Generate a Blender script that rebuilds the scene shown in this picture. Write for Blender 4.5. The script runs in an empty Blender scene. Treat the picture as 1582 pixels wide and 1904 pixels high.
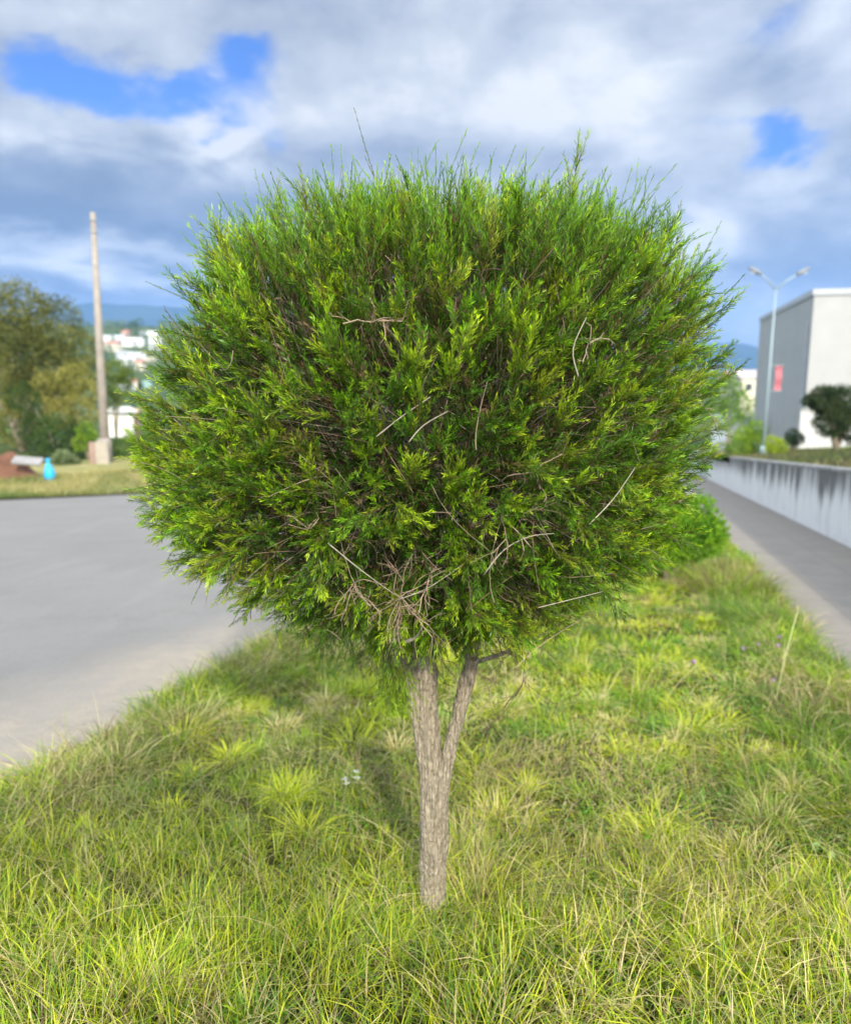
import bpy, math, random
import numpy as np
from mathutils import Vector, Matrix
rad = math.radians
rng = np.random.default_rng(11)
random.seed(5)
S = bpy.context.scene
COL = S.collection

# ---------------------------------------------------------------- camera
F = 1450.0; CX = 791.0; CY = 952.0; CAMH = 1.5; PITCH = 9.86
cam = bpy.data.cameras.new('camera'); camo = bpy.data.objects.new('camera', cam); COL.objects.link(camo)
camo.location = (0, 0, CAMH); camo.rotation_euler = (rad(90 - PITCH), 0, 0)
cam.sensor_fit = 'VERTICAL'; cam.sensor_height = 36; cam.lens = 36 * F / 1904
cam.clip_start = 0.05; cam.clip_end = 20000
cam.dof.use_dof = True; cam.dof.focus_distance = 1.75; cam.dof.aperture_fstop = 2.6
S.camera = camo
cp, sp = math.cos(rad(PITCH)), math.sin(rad(PITCH))
def ray(px, py):
    u = (px - CX) / F; v = (CY - py) / F
    return np.array([u, cp + v * sp, -sp + v * cp])
def at(px, py, y):
    d = ray(px, py); t = y / d[1]
    return Vector((d[0] * t, y, CAMH + d[2] * t))
def azel(px, py):
    d = ray(px, py); d = d / np.linalg.norm(d)
    return math.atan2(d[0], d[1]), math.asin(d[2])

# ---------------------------------------------------------------- light
SUN_EL, SUN_AZ = 28.0, 167.0        # azimuth from +Y clockwise: behind the camera, to the right
sd = Vector((math.sin(rad(SUN_AZ)) * math.cos(rad(SUN_EL)), math.cos(rad(SUN_AZ)) * math.cos(rad(SUN_EL)), math.sin(rad(SUN_EL))))
sun = bpy.data.lights.new('sun', 'SUN'); suno = bpy.data.objects.new('sun', sun); COL.objects.link(suno)
sun.energy = 3.5; sun.angle = rad(2.5); sun.color = (1.0, 0.92, 0.78)
suno.rotation_euler = (-sd).to_track_quat('-Z', 'Y').to_euler()
suno.location = (0, -5, 10)
S.view_settings.view_transform = 'Standard'; S.view_settings.look = 'None'
S.view_settings.exposure = 0.75; S.view_settings.gamma = 1.0; S.view_settings.use_curve_mapping = False
S.render.engine = 'CYCLES'
S.cycles.use_denoising = True
S.cycles.max_bounces = 8; S.cycles.transparent_max_bounces = 4; S.cycles.volume_bounces = 1
S.cycles.diffuse_bounces = 4; S.cycles.glossy_bounces = 2; S.cycles.transmission_bounces = 5
S.cycles.sample_clamp_indirect = 6

# ---------------------------------------------------------------- node helpers
class NT:
    def __init__(s, tree): s.t = tree; s.n = tree.nodes; s.l = tree.links
    def new(s, typ, **kw):
        n = s.n.new(typ)
        for k, v in kw.items(): setattr(n, k, v)
        return n
    def put(s, sock, v):
        if isinstance(v, bpy.types.NodeSocket): s.l.new(v, sock)
        elif isinstance(v, (tuple, list)) and len(v) == 3 and len(sock.default_value) == 4: sock.default_value = (*v, 1)
        else: sock.default_value = v
    def m(s, op, a, b=0.0, c=None, clamp=False):
        n = s.new('ShaderNodeMath', operation=op, use_clamp=clamp)
        s.put(n.inputs[0], a); s.put(n.inputs[1], b)
        if c is not None: s.put(n.inputs[2], c)
        return n.outputs[0]
    def vm(s, op, a, b=(0, 0, 0), scale=None):
        n = s.new('ShaderNodeVectorMath', operation=op)
        s.put(n.inputs[0], a); s.put(n.inputs[1], b)
        if scale is not None: s.put(n.inputs['Scale'], scale)
        return n.outputs[0]
    def noise(s, vec, scale, detail=4, rough=.55, dist=0., out='Fac'):
        n = s.new('ShaderNodeTexNoise')
        s.put(n.inputs['Vector'], vec); n.inputs['Scale'].default_value = scale
        n.inputs['Detail'].default_value = detail; n.inputs['Roughness'].default_value = rough
        n.inputs['Distortion'].default_value = dist
        return n.outputs[out]
    def ramp(s, fac, stops, interp='LINEAR'):
        n = s.new('ShaderNodeValToRGB'); cr = n.color_ramp; cr.interpolation = interp
        while len(cr.elements) < len(stops): cr.elements.new(.5)
        for e, (p, c) in zip(cr.elements, stops):
            e.position = p; e.color = (*c, 1) if isinstance(c, (tuple, list)) else (c, c, c, 1)
        s.put(n.inputs[0], fac); return n.outputs[0]
    def mix(s, fac, a, b, blend='MIX'):
        n = s.new('ShaderNodeMix', data_type='RGBA', blend_type=blend)
        s.put(n.inputs[0], fac); s.put(n.inputs[6], a); s.put(n.inputs[7], b); return n.outputs[2]
    def maprange(s, v, a, b, c=0., d=1.):
        n = s.new('ShaderNodeMapRange', interpolation_type='SMOOTHSTEP')
        for i, x in enumerate((v, a, b, c, d)): s.put(n.inputs[i], x)
        return n.outputs[0]

# ---------------------------------------------------------------- world: sky with clouds
W = bpy.data.worlds.new('World'); S.world = W; W.use_nodes = True
w = NT(W.node_tree); w.n.clear()
tc = w.new('ShaderNodeTexCoord'); gen = tc.outputs['Generated']
sep = w.new('ShaderNodeSeparateXYZ'); w.put(sep.inputs[0], gen)
X, Y, Z = sep.outputs
sky = w.new('ShaderNodeTexSky'); sky.sky_type = 'NISHITA'; sky.sun_disc = False
sky.sun_elevation = rad(SUN_EL); sky.sun_rotation = rad(SUN_AZ); sky.air_density = 1.0; sky.dust_density = .4; sky.ozone_density = 2.0
az = w.m('ARCTAN2', X, Y); el = w.m('ARCSINE', w.m('MINIMUM', w.m('MAXIMUM', Z, -1), 1))
# cloud field: perspective mapping of a flat cloud base, so clouds flatten towards the horizon
zc = w.m('ADD', w.m('MAXIMUM', Z, 0.0), 0.22)
cu = w.new('ShaderNodeCombineXYZ'); w.put(cu.inputs[0], w.m('DIVIDE', X, zc)); w.put(cu.inputs[1], w.m('DIVIDE', Y, zc)); w.put(cu.inputs[2], w.m('MULTIPLY', Z, 1.6))
base = cu.outputs[0]
n1 = w.noise(base, 1.1, 9, .55, .25)
n2 = w.noise(w.vm('ADD', base, (7.3, 2.1, 4.0)), 2.6, 8, .55, .3)
n3 = w.noise(w.vm('ADD', gen, (3.3, 1.1, 9.0)), 5.0, 6, .48, .3)
gz = w.vm('MULTIPLY', gen, (1, 1, 1.7))
ca = w.noise(w.vm('ADD', gz, (1.7, 5.2, 0.4)), 4.6, 10, .58, .15)
cb_ = w.noise(w.vm('ADD', gz, (1.7, 5.2 , 0.4 + .06)), 4.6, 5, .50, .15)
relief = w.m('MULTIPLY', w.m('SUBTRACT', ca, cb_), 1.5)
wa = w.m('MULTIPLY', w.m('SUBTRACT', n3, .5), .26)
wb = w.m('MULTIPLY', w.m('SUBTRACT', n2, .5), .15)
azw = w.m('ADD', az, wa); elw = w.m('ADD', el, wb)
def blob(px, py, rx, ry):
    a, e = azel(px, py); sa = rx / F; se = ry / F
    dx = w.m('DIVIDE', w.m('SUBTRACT', azw, a), sa); dy = w.m('DIVIDE', w.m('SUBTRACT', elw, e), se)
    r2 = w.m('ADD', w.m('MULTIPLY', dx, dx), w.m('MULTIPLY', dy, dy))
    return w.m('EXPONENT', w.m('MULTIPLY', r2, -1.0))
def summ(lst):
    acc = None
    for amp, b in lst:
        t = w.m('MULTIPLY', blob(*b), amp); acc = t if acc is None else w.m('ADD', acc, t)
    return acc
holes = summ([(.95, (75, 135, 85, 40)), (.95, (300, 175, 120, 32)), (.7, (420, 130, 55, 24)), (1.05, (1480, 235, 130, 30)),
              (.55, (1460, 50, 70, 40)), (.4, (480, 250, 50, 50)), (.15, (1370, 610, 70, 60))])
bright = summ([(.35, (365, 205, 70, 28)), (.30, (90, 222, 90, 20)), (.3, (1270, 420, 60, 40)), (.24, (1190, 220, 130, 150)), (.22, (800, 150, 380, 130)), (.30, (350, 215, 90, 45)), (.55, (190, 478, 230, 26)), (.5, (1390, 440, 60, 60)),
               (-.42, (230, 330, 280, 85)), (-.34, (150, 420, 260, 40)), (-.10, (640, 330, 200, 80)), (-.30, (1480, 390, 130, 80)), (-.25, (1450, 130, 160, 40)), (.22, (130, 70, 220, 45)),
               (-.35, (150, 545, 300, 26)), (-.18, (1450, 560, 130, 70)), (.1, (1380, 610, 60, 40)), (.25, (1500, 290, 130, 30))])
bright = w.m('ADD', bright, .03)
cover = w.m('ADD', w.m('SUBTRACT', 1.0, holes), w.m('ADD', w.m('MULTIPLY', w.m('SUBTRACT', n1, .5), .9), w.m('MULTIPLY', w.m('SUBTRACT', ca, .5), 2.1)))
dens = w.maprange(cover, .05, .78)
bb = w.m('ADD', w.m('ADD', .52, bright), w.m('ADD', relief, w.m('MULTIPLY', w.m('SUBTRACT', n2, .5), .7)))
ccol = w.ramp(bb, [(0.0, (.19, .235, .32)), (.3, (.29, .34, .43)), (.55, (.43, .47, .545)), (.78, (.58, .62, .67)), (1.0, (.80, .81, .82))])
skyb = w.mix(1.0, sky.outputs[0], (.33, .54, .98), 'MULTIPLY')
cl10 = w.mix(1.0, ccol, (6.35, 6.3, 6.2), 'MULTIPLY')
# clouds brightened around the sun, behind the camera and overhead, added as fill light
dv = w.new('ShaderNodeVectorMath', operation='DOT_PRODUCT'); w.put(dv.inputs[0], gen); dv.inputs[1].default_value = sd
sky_fill = w.maprange(dv.outputs['Value'], -.80, .85, 1.0, 4.3)
dv2 = w.new('ShaderNodeVectorMath', operation='DOT_PRODUCT'); w.put(dv2.inputs[0], gen); dv2.inputs[1].default_value = Vector((-.93, .05, .36)).normalized()
sky_fill = w.m('ADD', sky_fill, w.maprange(dv2.outputs['Value'], .66, .95, 0, 1.3))  # second brightening of the unseen sky on the left, added to fill shaded sides
cl10 = w.vm('SCALE', cl10, scale=sky_fill)
allc = w.mix(dens, skyb, cl10)
bg = w.new('ShaderNodeBackground'); w.put(bg.inputs[0], allc); bg.inputs[1].default_value = .1
wo = w.new('ShaderNodeOutputWorld'); w.l.new(bg.outputs[0], wo.inputs[0])
W.cycles.sampling_method = 'MANUAL'; W.cycles.sample_map_resolution = 512

# ---------------------------------------------------------------- object helpers
def tag(o, label=None, cat=None, group=None, kind=None):
    if label: o['label'] = label
    if cat: o['category'] = cat
    if group: o['group'] = group
    if kind: o['kind'] = kind
    return o
def empty(name, loc=(0, 0, 0), rz=0):
    o = bpy.data.objects.new(name, None); COL.objects.link(o); o.location = loc; o.rotation_euler = (0, 0, rz); o.empty_display_size = .1
    return o
def link(name, me, mat=None, parent=None):
    o = bpy.data.objects.new(name, me); COL.objects.link(o)
    if mat: me.materials.append(mat)
    if parent: o.parent = parent
    return o
def npmesh(name, V, Fq, col=None, smooth=False):
    """V (n,3); Fq (m,k) faces all of k corners; col (n,3) vertex colours"""
    V = np.asarray(V, dtype=np.float32); Fq = np.asarray(Fq, dtype=np.int32); k = Fq.shape[1]; m = len(Fq)
    me = bpy.data.meshes.new(name)
    me.vertices.add(len(V)); me.vertices.foreach_set('co', V.ravel())
    me.loops.add(m * k); me.loops.foreach_set('vertex_index', Fq.ravel())
    me.polygons.add(m); me.polygons.foreach_set('loop_start', np.arange(0, m * k, k, dtype=np.int32))
    me.polygons.foreach_set('loop_total', np.full(m, k, dtype=np.int32))
    if smooth: me.polygons.foreach_set('use_smooth', np.ones(m, dtype=bool))
    if col is not None:
        at_ = me.color_attributes.new('Col', 'FLOAT_COLOR', 'POINT')
        c4 = np.ones((len(V), 4), dtype=np.float32); c4[:, :3] = col; at_.data.foreach_set('color', c4.ravel())
    me.update(calc_edges=True); me.validate()
    return me
class MB:
    """collects boxes, tubes and quads and links them as ONE mesh object"""
    def __init__(s): s.v = []; s.f = []
    def add(s, vs, fs):
        b = len(s.v); s.v += [tuple(p) for p in vs]; s.f += [tuple(i + b for i in f) for f in fs]; return s
    def box(s, c, d, rz=0., bev=0.):
        hx, hy, hz = d[0] / 2, d[1] / 2, d[2] / 2; cr, sr = math.cos(rz), math.sin(rz)
        vs = []
        for z in (-hz, hz):
            for x, y in ((-hx, -hy), (hx, -hy), (hx, hy), (-hx, hy)):
                vs.append((c[0] + x * cr - y * sr, c[1] + x * sr + y * cr, c[2] + z))
        return s.add(vs, [(3, 2, 1, 0), (4, 5, 6, 7), (0, 1, 5, 4), (1, 2, 6, 5), (2, 3, 7, 6), (3, 0, 4, 7)])
    def tube(s, pts, rs, n=10, wob=0., cap=True):
        pts = [Vector(p) for p in pts]; rings = []
        up = Vector((0, 0, 1)); prev = None
        for i, p in enumerate(pts):
            t = (pts[min(i + 1, len(pts) - 1)] - pts[max(i - 1, 0)]).normalized()
            if prev is None: prev = t.cross(up) if abs(t.z) < .95 else t.cross(Vector((0, 1, 0)))
            a = (prev - t * prev.dot(t)).normalized(); b = t.cross(a); prev = a
            r = rs[i] if isinstance(rs, (list, tuple)) else rs
            rings.append([p + (a * math.cos(q) + b * math.sin(q)) * r * (1 + wob * math.sin(3 * q + i * .7) + wob * .6 * math.sin(5 * q - i)) for q in [2 * math.pi * k / n for k in range(n)]])
        vs = [v for r_ in rings for v in r_]; fs = []
        for i in range(len(rings) - 1):
            for k in range(n):
                k2 = (k + 1) % n; fs.append((i * n + k, i * n + k2, (i + 1) * n + k2, (i + 1) * n + k))
        if cap: fs.append(tuple(range(n - 1, -1, -1))); fs.append(tuple((len(rings) - 1) * n + k for k in range(n)))
        return s.add(vs, fs)
    def build(s, name, mat, parent=None, smooth=False, bev=0.):
        me = bpy.data.meshes.new(name); me.from_pydata(s.v, [], s.f); me.update()
        if smooth:
            for p in me.polygons: p.use_smooth = True
        o = link(name, me, mat, parent)
        if bev:
            b = o.modifiers.new('bevel', 'BEVEL'); b.width = bev; b.segments = 2; b.limit_method = 'ANGLE'
        return o

# ---------------------------------------------------------------- materials
def matl(name):
    m = bpy.data.materials.new(name); m.use_nodes = True; t = NT(m.node_tree); t.n.clear(); return m, t
def finish(t, col, rough=.8, bump=None, bs=.3, bd=.01, spec=.3, metal=0.):
    b = t.new('ShaderNodeBsdfPrincipled'); t.put(b.inputs['Base Color'], col); t.put(b.inputs['Roughness'], rough)
    b.inputs['Specular IOR Level'].default_value = spec; b.inputs['Metallic'].default_value = metal
    if bump is not None:
        bn = t.new('ShaderNodeBump'); bn.inputs['Strength'].default_value = bs; bn.inputs['Distance'].default_value = bd
        t.put(bn.inputs['Height'], bump); t.l.new(bn.outputs[0], b.inputs['Normal'])
    o = t.new('ShaderNodeOutputMaterial'); t.l.new(b.outputs[0], o.inputs[0]); return b
def pos(t): return t.new('ShaderNodeNewGeometry').outputs['Position']
def obj_co(t): return t.new('ShaderNodeTexCoord').outputs['Object']

def plain(name, c, rough=.7, var=.15, scale=3., spec=.3, metal=0., bump=.2, bd=.01):
    m, t = matl(name); p = obj_co(t); n = t.noise(p, scale, 6, .6)
    lo = tuple(x * (1 - var) for x in c); hi = tuple(min(1, x * (1 + var)) for x in c)
    finish(t, t.ramp(n, [(.3, lo), (.7, hi)]), rough, n, bump, bd, spec, metal); return m

def leaf_mat(name, trans=.35, gain=1.0, rough=.5, spec=.35, tcol=(1.15, 1.25, .5)):
    m, t = matl(name)
    a = t.new('ShaderNodeVertexColor'); a.layer_name = 'Col'
    c = a.outputs[0]
    if gain != 1.0: c = t.mix(1.0, c, (gain,) * 3, 'MULTIPLY')
    b = t.new('ShaderNodeBsdfPrincipled'); t.put(b.inputs['Base Color'], c); b.inputs['Roughness'].default_value = rough
    b.inputs['Specular IOR Level'].default_value = spec
    tr = t.new('ShaderNodeBsdfTranslucent'); t.put(tr.inputs[0], t.mix(1.0, c, tcol, 'MULTIPLY'))
    mx = t.new('ShaderNodeMixShader'); mx.inputs[0].default_value = trans
    t.l.new(b.outputs[0], mx.inputs[1]); t.l.new(tr.outputs[0], mx.inputs[2])
    o = t.new('ShaderNodeOutputMaterial'); t.l.new(mx.outputs[0], o.inputs[0]); return m
LEAF = leaf_mat('needle_foliage', .30, rough=.42)
GRASS = leaf_mat('grass_blades', .38, rough=.45, spec=.4)
BGLEAF = leaf_mat('background_foliage', .3, rough=.7, spec=.15)
TWIG = leaf_mat('twig_bark', .0, rough=.8, spec=.2)

# bark
BARK, t = matl('bark')
p = obj_co(t); mp = t.new('ShaderNodeMapping'); mp.inputs['Scale'].default_value = (1, 1, .30); t.put(mp.inputs[0], p)
a1 = t.noise(mp.outputs[0], 120, 8, .65, .6); a2 = t.noise(mp.outputs[0], 28, 5, .6, .4); a3 = t.noise(p, 9, 4, .5)
mp2 = t.new('ShaderNodeMapping'); mp2.inputs['Scale'].default_value = (1, 1, .10); t.put(mp2.inputs[0], p)
vo = t.new('ShaderNodeTexVoronoi', feature='DISTANCE_TO_EDGE'); vo.inputs['Scale'].default_value = 80
t.put(vo.inputs['Vector'], t.vm('ADD', mp2.outputs[0], t.vm('SCALE', t.noise(mp2.outputs[0], 30, 3, .6, 0, 'Color'), scale=.02)))
crk = t.maprange(vo.outputs['Distance'], .0, .2)
h = t.m('ADD', t.m('MULTIPLY', a1, .8), t.m('MULTIPLY', crk, .3)); h = t.m('ADD', h, t.m('MULTIPLY', a2, .8))
colr = t.ramp(a1, [(.28, (.12, .098, .066)), (.48, (.32, .27, .195)), (.72, (.52, .45, .335))])
colr = t.mix(t.maprange(crk, 0, 1, .28, 0), colr, (.10, .08, .055))
colr = t.mix(t.maprange(a3, .5, .72, 0, .3), colr, (.30, .27, .17))
finish(t, colr, .88, h, 1.0, .010, .15)

# road
ROAD, t = matl('asphalt')
p = pos(t); sp_ = t.new('ShaderNodeSeparateXYZ'); t.put(sp_.inputs[0], p)
lat = t.m('SUBTRACT', sp_.outputs[0], t.m('MULTIPLY', sp_.outputs[1], .2766))   # metres across the road
ng = t.noise(p, 160, 3, .7); nb = t.noise(p, .7, 5, .6); nm = t.noise(p, 9, 5, .6)
c = t.ramp(ng, [(.25, (.15, .143, .13)), (.5, (.235, .224, .204)), (.78, (.38, .362, .33))])
c = t.mix(t.maprange(nb, .35, .7, 0, .35), c, (.18, .172, .158))
dust = t.m('MULTIPLY', t.maprange(t.m('ADD', lat, t.m('MULTIPLY', t.m('SUBTRACT', nb, .5), 1.5)), -3.9, -3.1), t.maprange(nm, .3, .75, .6, .95))
c = t.mix(dust, c, t.ramp(ng, [(.3, (.28, .235, .175)), (.7, (.49, .42, .325))]))
vv = t.new('ShaderNodeTexVoronoi'); vv.inputs['Scale'].default_value = 1.3; t.put(vv.inputs[0], p)
c = t.mix(t.maprange(t.noise(p, 3.1, 7, .7), .62, .75, 0, .3), c, (.2, .2, .2))
tr1 = t.noise(t.vm('MULTIPLY', p, (3., .35, 1)), 1.1, 5, .6); c = t.mix(t.maprange(tr1, .5, .72, 0, .35), c, (.28, .268, .245))
ve = t.new('ShaderNodeTexVoronoi', feature='DISTANCE_TO_EDGE'); ve.inputs['Scale'].default_value = .55; t.put(ve.inputs[0], t.vm('ADD', p, t.vm('SCALE', t.noise(p, 2.2, 6, .7, 0, 'Color'), scale=.9)))
c = t.mix(t.maprange(ve.outputs['Distance'], .0, .008, .25, 0), c, (.10, .095, .085))
finish(t, c, .9, ng, .7, .006, .25)

# concrete path
PATH, t = matl('path_concrete')
p = pos(t); ng = t.noise(p, 120, 4, .7); nm = t.noise(p, 2.3, 6, .65)
c = t.ramp(ng, [(.25, (.19, .17, .142)), (.75, (.36, .32, .27))])
c = t.mix(t.maprange(nm, .4, .72, 0, .55), c, (.20, .185, .165))
br = t.new('ShaderNodeTexBrick'); mp = t.new('ShaderNodeMapping'); mp.inputs['Rotation'].default_value = (0, 0, rad(15.46)); t.put(mp.inputs[0], p); t.put(br.inputs[0], mp.outputs[0])
br.inputs['Scale'].default_value = 1.0; br.inputs['Brick Width'].default_value = .6; br.inputs['Row Height'].default_value = .6; br.inputs['Mortar Size'].default_value = .008; br.offset = 0
br.inputs['Mortar'].default_value = (1, 1, 1, 1); br.inputs['Color1'].default_value = (0, 0, 0, 1); br.inputs['Color2'].default_value = (.0, .0, .0, 1)
c = t.mix(t.m('MULTIPLY', t.m('MULTIPLY', br.outputs['Fac'], 1.0), .45), c, (.12, .115, .10))
finish(t, c, .9, ng, .5, .004, .2)

# soil under the grass and the far terrain
SOIL, t = matl('lawn_soil')
p = pos(t); n = t.noise(p, 30, 6, .7); nn = t.noise(p, 2.2, 5, .6)
c = t.ramp(n, [(.3, (.022, .020, .010)), (.55, (.045, .045, .015)), (.8, (.11, .09, .04))])
c = t.mix(t.maprange(nn, .45, .7, 0, .35), c, (.06, .085, .02))
finish(t, c, .95, n, .6, .02, .1)
TERR, t = matl('terrain')
p = pos(t); n = t.noise(p, .05, 6, .65); n2_ = t.noise(p, 1.2, 6, .7)
c = t.ramp(n, [(.35, (.05, .085, .02)), (.55, (.09, .12, .03)), (.7, (.17, .16, .07))])
c = t.mix(t.maprange(n2_, .4, .7, 0, .5), c, (.06, .09, .02))
finish(t, c, .95, n2_, .3, .1, .1)
HILL, t = matl('far_hills')
p = pos(t); n = t.noise(p, .004, 8, .6); finish(t, t.ramp(n, [(.35, (.012, .030, .022)), (.65, (.035, .055, .03))]), .95, n, .4, 20, .05)
VERGE, t = matl('verge')
p = pos(t); n = t.noise(p, .9, 7, .65); finish(t, t.ramp(n, [(.3, (.12, .16, .045)), (.5, (.28, .26, .10)), (.7, (.38, .33, .16))]), .95, n, .4, .05, .1)

# stained concrete
def stained(name, base=(.46, .465, .47), streak=1.0):
    m, t = matl(name)
    p = t.new('ShaderNodeTexCoord').outputs['Object']; g = t.new('ShaderNodeSeparateXYZ'); t.put(g.inputs[0], p)
    uv = t.new('ShaderNodeCombineXYZ'); t.put(uv.inputs[0], g.outputs[1]); t.put(uv.inputs[1], t.m('MULTIPLY', g.outputs[2], .22))
    st = t.noise(uv.outputs[0], 3.2, 8, .65, .1)
    uv2 = t.new('ShaderNodeCombineXYZ'); t.put(uv2.inputs[0], g.outputs[1]); t.put(uv2.inputs[1], t.m('MULTIPLY', g.outputs[2], .08))
    st2 = t.noise(uv2.outputs[0], 14, 5, .6)
    fine = t.noise(p, 40, 6, .7); med = t.noise(p, 2.4, 6, .6)
    c = t.ramp(fine, [(.3, tuple(x * .85 for x in base)), (.7, tuple(x * 1.12 for x in base))])
    c = t.mix(t.maprange(med, .45, .75, 0, .5), c, tuple(x * .72 for x in base))
    top = t.maprange(g.outputs[2], .35, 1.15)     # runs of black mould start under the coping
    k = t.m('ADD', t.m('ADD', t.m('MULTIPLY', st, 1.0), t.m('MULTIPLY', st2, .35)), t.m('MULTIPLY', top, .26))
    k = t.maprange(k, .78, 1.02, 0, .88 * streak)
    c = t.mix(k, c, (.045, .045, .045))
    finish(t, c, .9, fine, .4, .006, .15); return m
WALLC = stained('stained_concrete')

# ---------------------------------------------------------------- terrain
SL = .0895; DX = .2766        # slope down the road, lateral drift of the road direction
def sstep(x, a, b):
    q = np.clip((x - a) / (b - a), 0, 1); return q * q * (3 - 2 * q)
def plane(x, y): return -SL * np.minimum(np.maximum(y, -12), 1e9)
FE0 = at(28, 930, 22.2); FE1 = at(240, 917, 24.6)   # far edge of the road
fe_dir = (FE1 - FE0); fe_s = fe_dir.x / fe_dir.y
def far_edge_y(x):      # y of the road's far edge at a given x
    return FE0.y + (x - FE0.x) * (fe_dir.y / fe_dir.x)
def terrain(x, y, stepa=3.2, stepw=.12):
    x = np.asarray(x, float); y = np.asarray(y, float)
    a = x - DX * y
    z = -SL * np.clip(y, -15, 95)
    # right-hand plot behind the retaining wall
    right = sstep(a, stepa, stepa + stepw)
    zr = z + 1.12 + .05 * np.clip(a - 3.3, 0, 12)
    z = z * (1 - right) + zr * right
    # valley
    far = sstep(y, 95, 200)
    zfar_r = -5.5 + 0 * y
    zl = -24 + (y - 400) * (75 / 450.); zl = np.clip(zl, -26, 56)
    lf = 1 - sstep(x / np.maximum(y, 1), -.20, .05)
    zfar = zfar_r * (1 - lf) + zl * lf
    z = z * (1 - far) + zfar * far
    # left bank across the road
    d = y - far_edge_y(x)
    left = sstep(d, .05, 4.5) * (1 - sstep(a, -4.5, -3)) * (1 - sstep(y, 44, 70))
    zb = -1.93 + 0 * y
    z = z * (1 - left) + np.maximum(z, zb) * left
    z = z - .06 * (1 - sstep(y, 60, 90)) * (1 - right)
    return z
def T(x, y): return float(terrain(x, y))

def spaced(lo, hi, near, g=1.13):
    out = [0.]; s = near
    while out[-1] < hi: out.append(out[-1] + s); s *= g
    neg = [0.]; s = near
    while neg[-1] > lo: neg.append(neg[-1] - s); s *= g
    return np.array(sorted(set(neg[1:] + out)))
def grid(name, xs, ys, fz, mat, smooth=True):
    gx, gy = np.meshgrid(xs, ys); gz = fz(gx, gy)
    V = np.stack([gx, gy, gz], -1).reshape(-1, 3); nx, ny = len(xs), len(ys)
    i = np.arange(nx - 1)[None, :] + nx * np.arange(ny - 1)[:, None]; i = i.ravel()
    return link(name, npmesh(name, V, np.stack([i, i + 1, i + 1 + nx, i + nx], -1), smooth=smooth), mat)
xs = spaced(-4200, 4200, .6, 1.06) ; ys = spaced(-60, 5600, .8, 1.04)
tag(grid('ground', xs, ys, lambda x, y: terrain(x, y, 4.4, 1.0) - .04 - .25 * (1 - sstep(y, 50, 80)) * (np.abs(x - DX * y) < 9), TERR), kind='structure')

# road, median soil and path: long strips that follow the slope, in (across, along) coordinates
def strip(name, a0, a1, y0, y1, na, ny, lift, mat, rough=0., wob=0.):
    aa = np.linspace(a0, a1, na); yy = np.linspace(y0, y1, ny); ga, gy = np.meshgrid(aa, yy)
    gx = ga + DX * gy
    if wob:
        e = np.sin(gy * 2.1) * .5 + np.sin(gy * 5.3 + 1) * .3 + np.sin(gy * .7) * .6
        gx = gx + wob * e
    gz = -SL * gy + lift
    if rough: gz = gz + rough * (np.sin(gx * 3.1 + gy * 1.7) + np.sin(gx * 7.7 - gy * 5.1) * .5 + np.sin(gy * 9.1 + gx * 2) * .3)
    V = np.stack([gx, gy, gz], -1).reshape(-1, 3)
    i = (np.arange(na - 1)[None, :] + na * np.arange(ny - 1)[:, None]).ravel()
    return link(name, npmesh(name, V, np.stack([i, i + 1, i + 1 + na, i + na], -1), smooth=True), mat)
# road polygon bounded by its far edge
ra = np.linspace(0, 1, 60); yy = np.linspace(-10, 90, 200)
V = []; 
for y in yy:
    xr = -2.45 + DX * y
    # where the far edge crosses this y: x such that far_edge_y(x)=y
    xl = FE0.x + (y - FE0.y) * fe_s
    xl = min(max(xl, -60.), xr - .02) if y > far_edge_y(-60) else -60.
    if y > 30: xl = max(xl, xr - 13)
    if xl > xr - .05: xl = xr - 9 if y > 26 else xl
    for q in ra: V.append((xl + (xr - xl) * q, y, -SL * y + .0))
na = len(ra); i = (np.arange(na - 1)[None, :] + na * np.arange(len(yy) - 1)[:, None]).ravel()
tag(link('road', npmesh('road', V, np.stack([i, i + 1, i + 1 + na, i + na], -1)), ROAD), kind='structure')
tag(strip('lawn_ground', -2.62, 1.36, -6, 60, 60, 500, .035, SOIL, .008, .05), kind='structure')
bs_ = strip('bank', 3.33, 9., -8, 70, 24, 220, 0, SOIL)
co = np.empty(len(bs_.data.vertices) * 3, np.float32); bs_.data.vertices.foreach_get('co', co); co = co.reshape(-1, 3); co[:, 2] = terrain(co[:, 0], co[:, 1]) + .02 * (1 - sstep(co[:, 1], 50, 60)); bs_.data.vertices.foreach_set('co', co.ravel()); tag(bs_, kind='structure')
tag(strip('path', 1.2, 3.16, -8, 60, 20, 200, .022, PATH), kind='structure')
# dry verge across the road
vx = np.linspace(-60, -3, 140); vt = np.linspace(0, 1, 16); V = []
for x in vx:
    for q in vt:
        y = far_edge_y(x) - .15 + q * 13 + .12 * math.sin(x * 1.9) + .08 * math.sin(x * 5.1); V.append((x, y, 0))
V = np.array(V); V[:, 2] = np.maximum(terrain(V[:, 0], V[:, 1]), -SL * V[:, 1] + .02) + .03
nv = len(vt); i = (np.arange(nv - 1)[None, :] + nv * np.arange(len(vx) - 1)[:, None]).ravel()
tag(link('verge', npmesh('verge', V, np.stack([i, i + nv, i + 1 + nv, i + 1], -1), smooth=True), VERGE), kind='structure')

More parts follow.
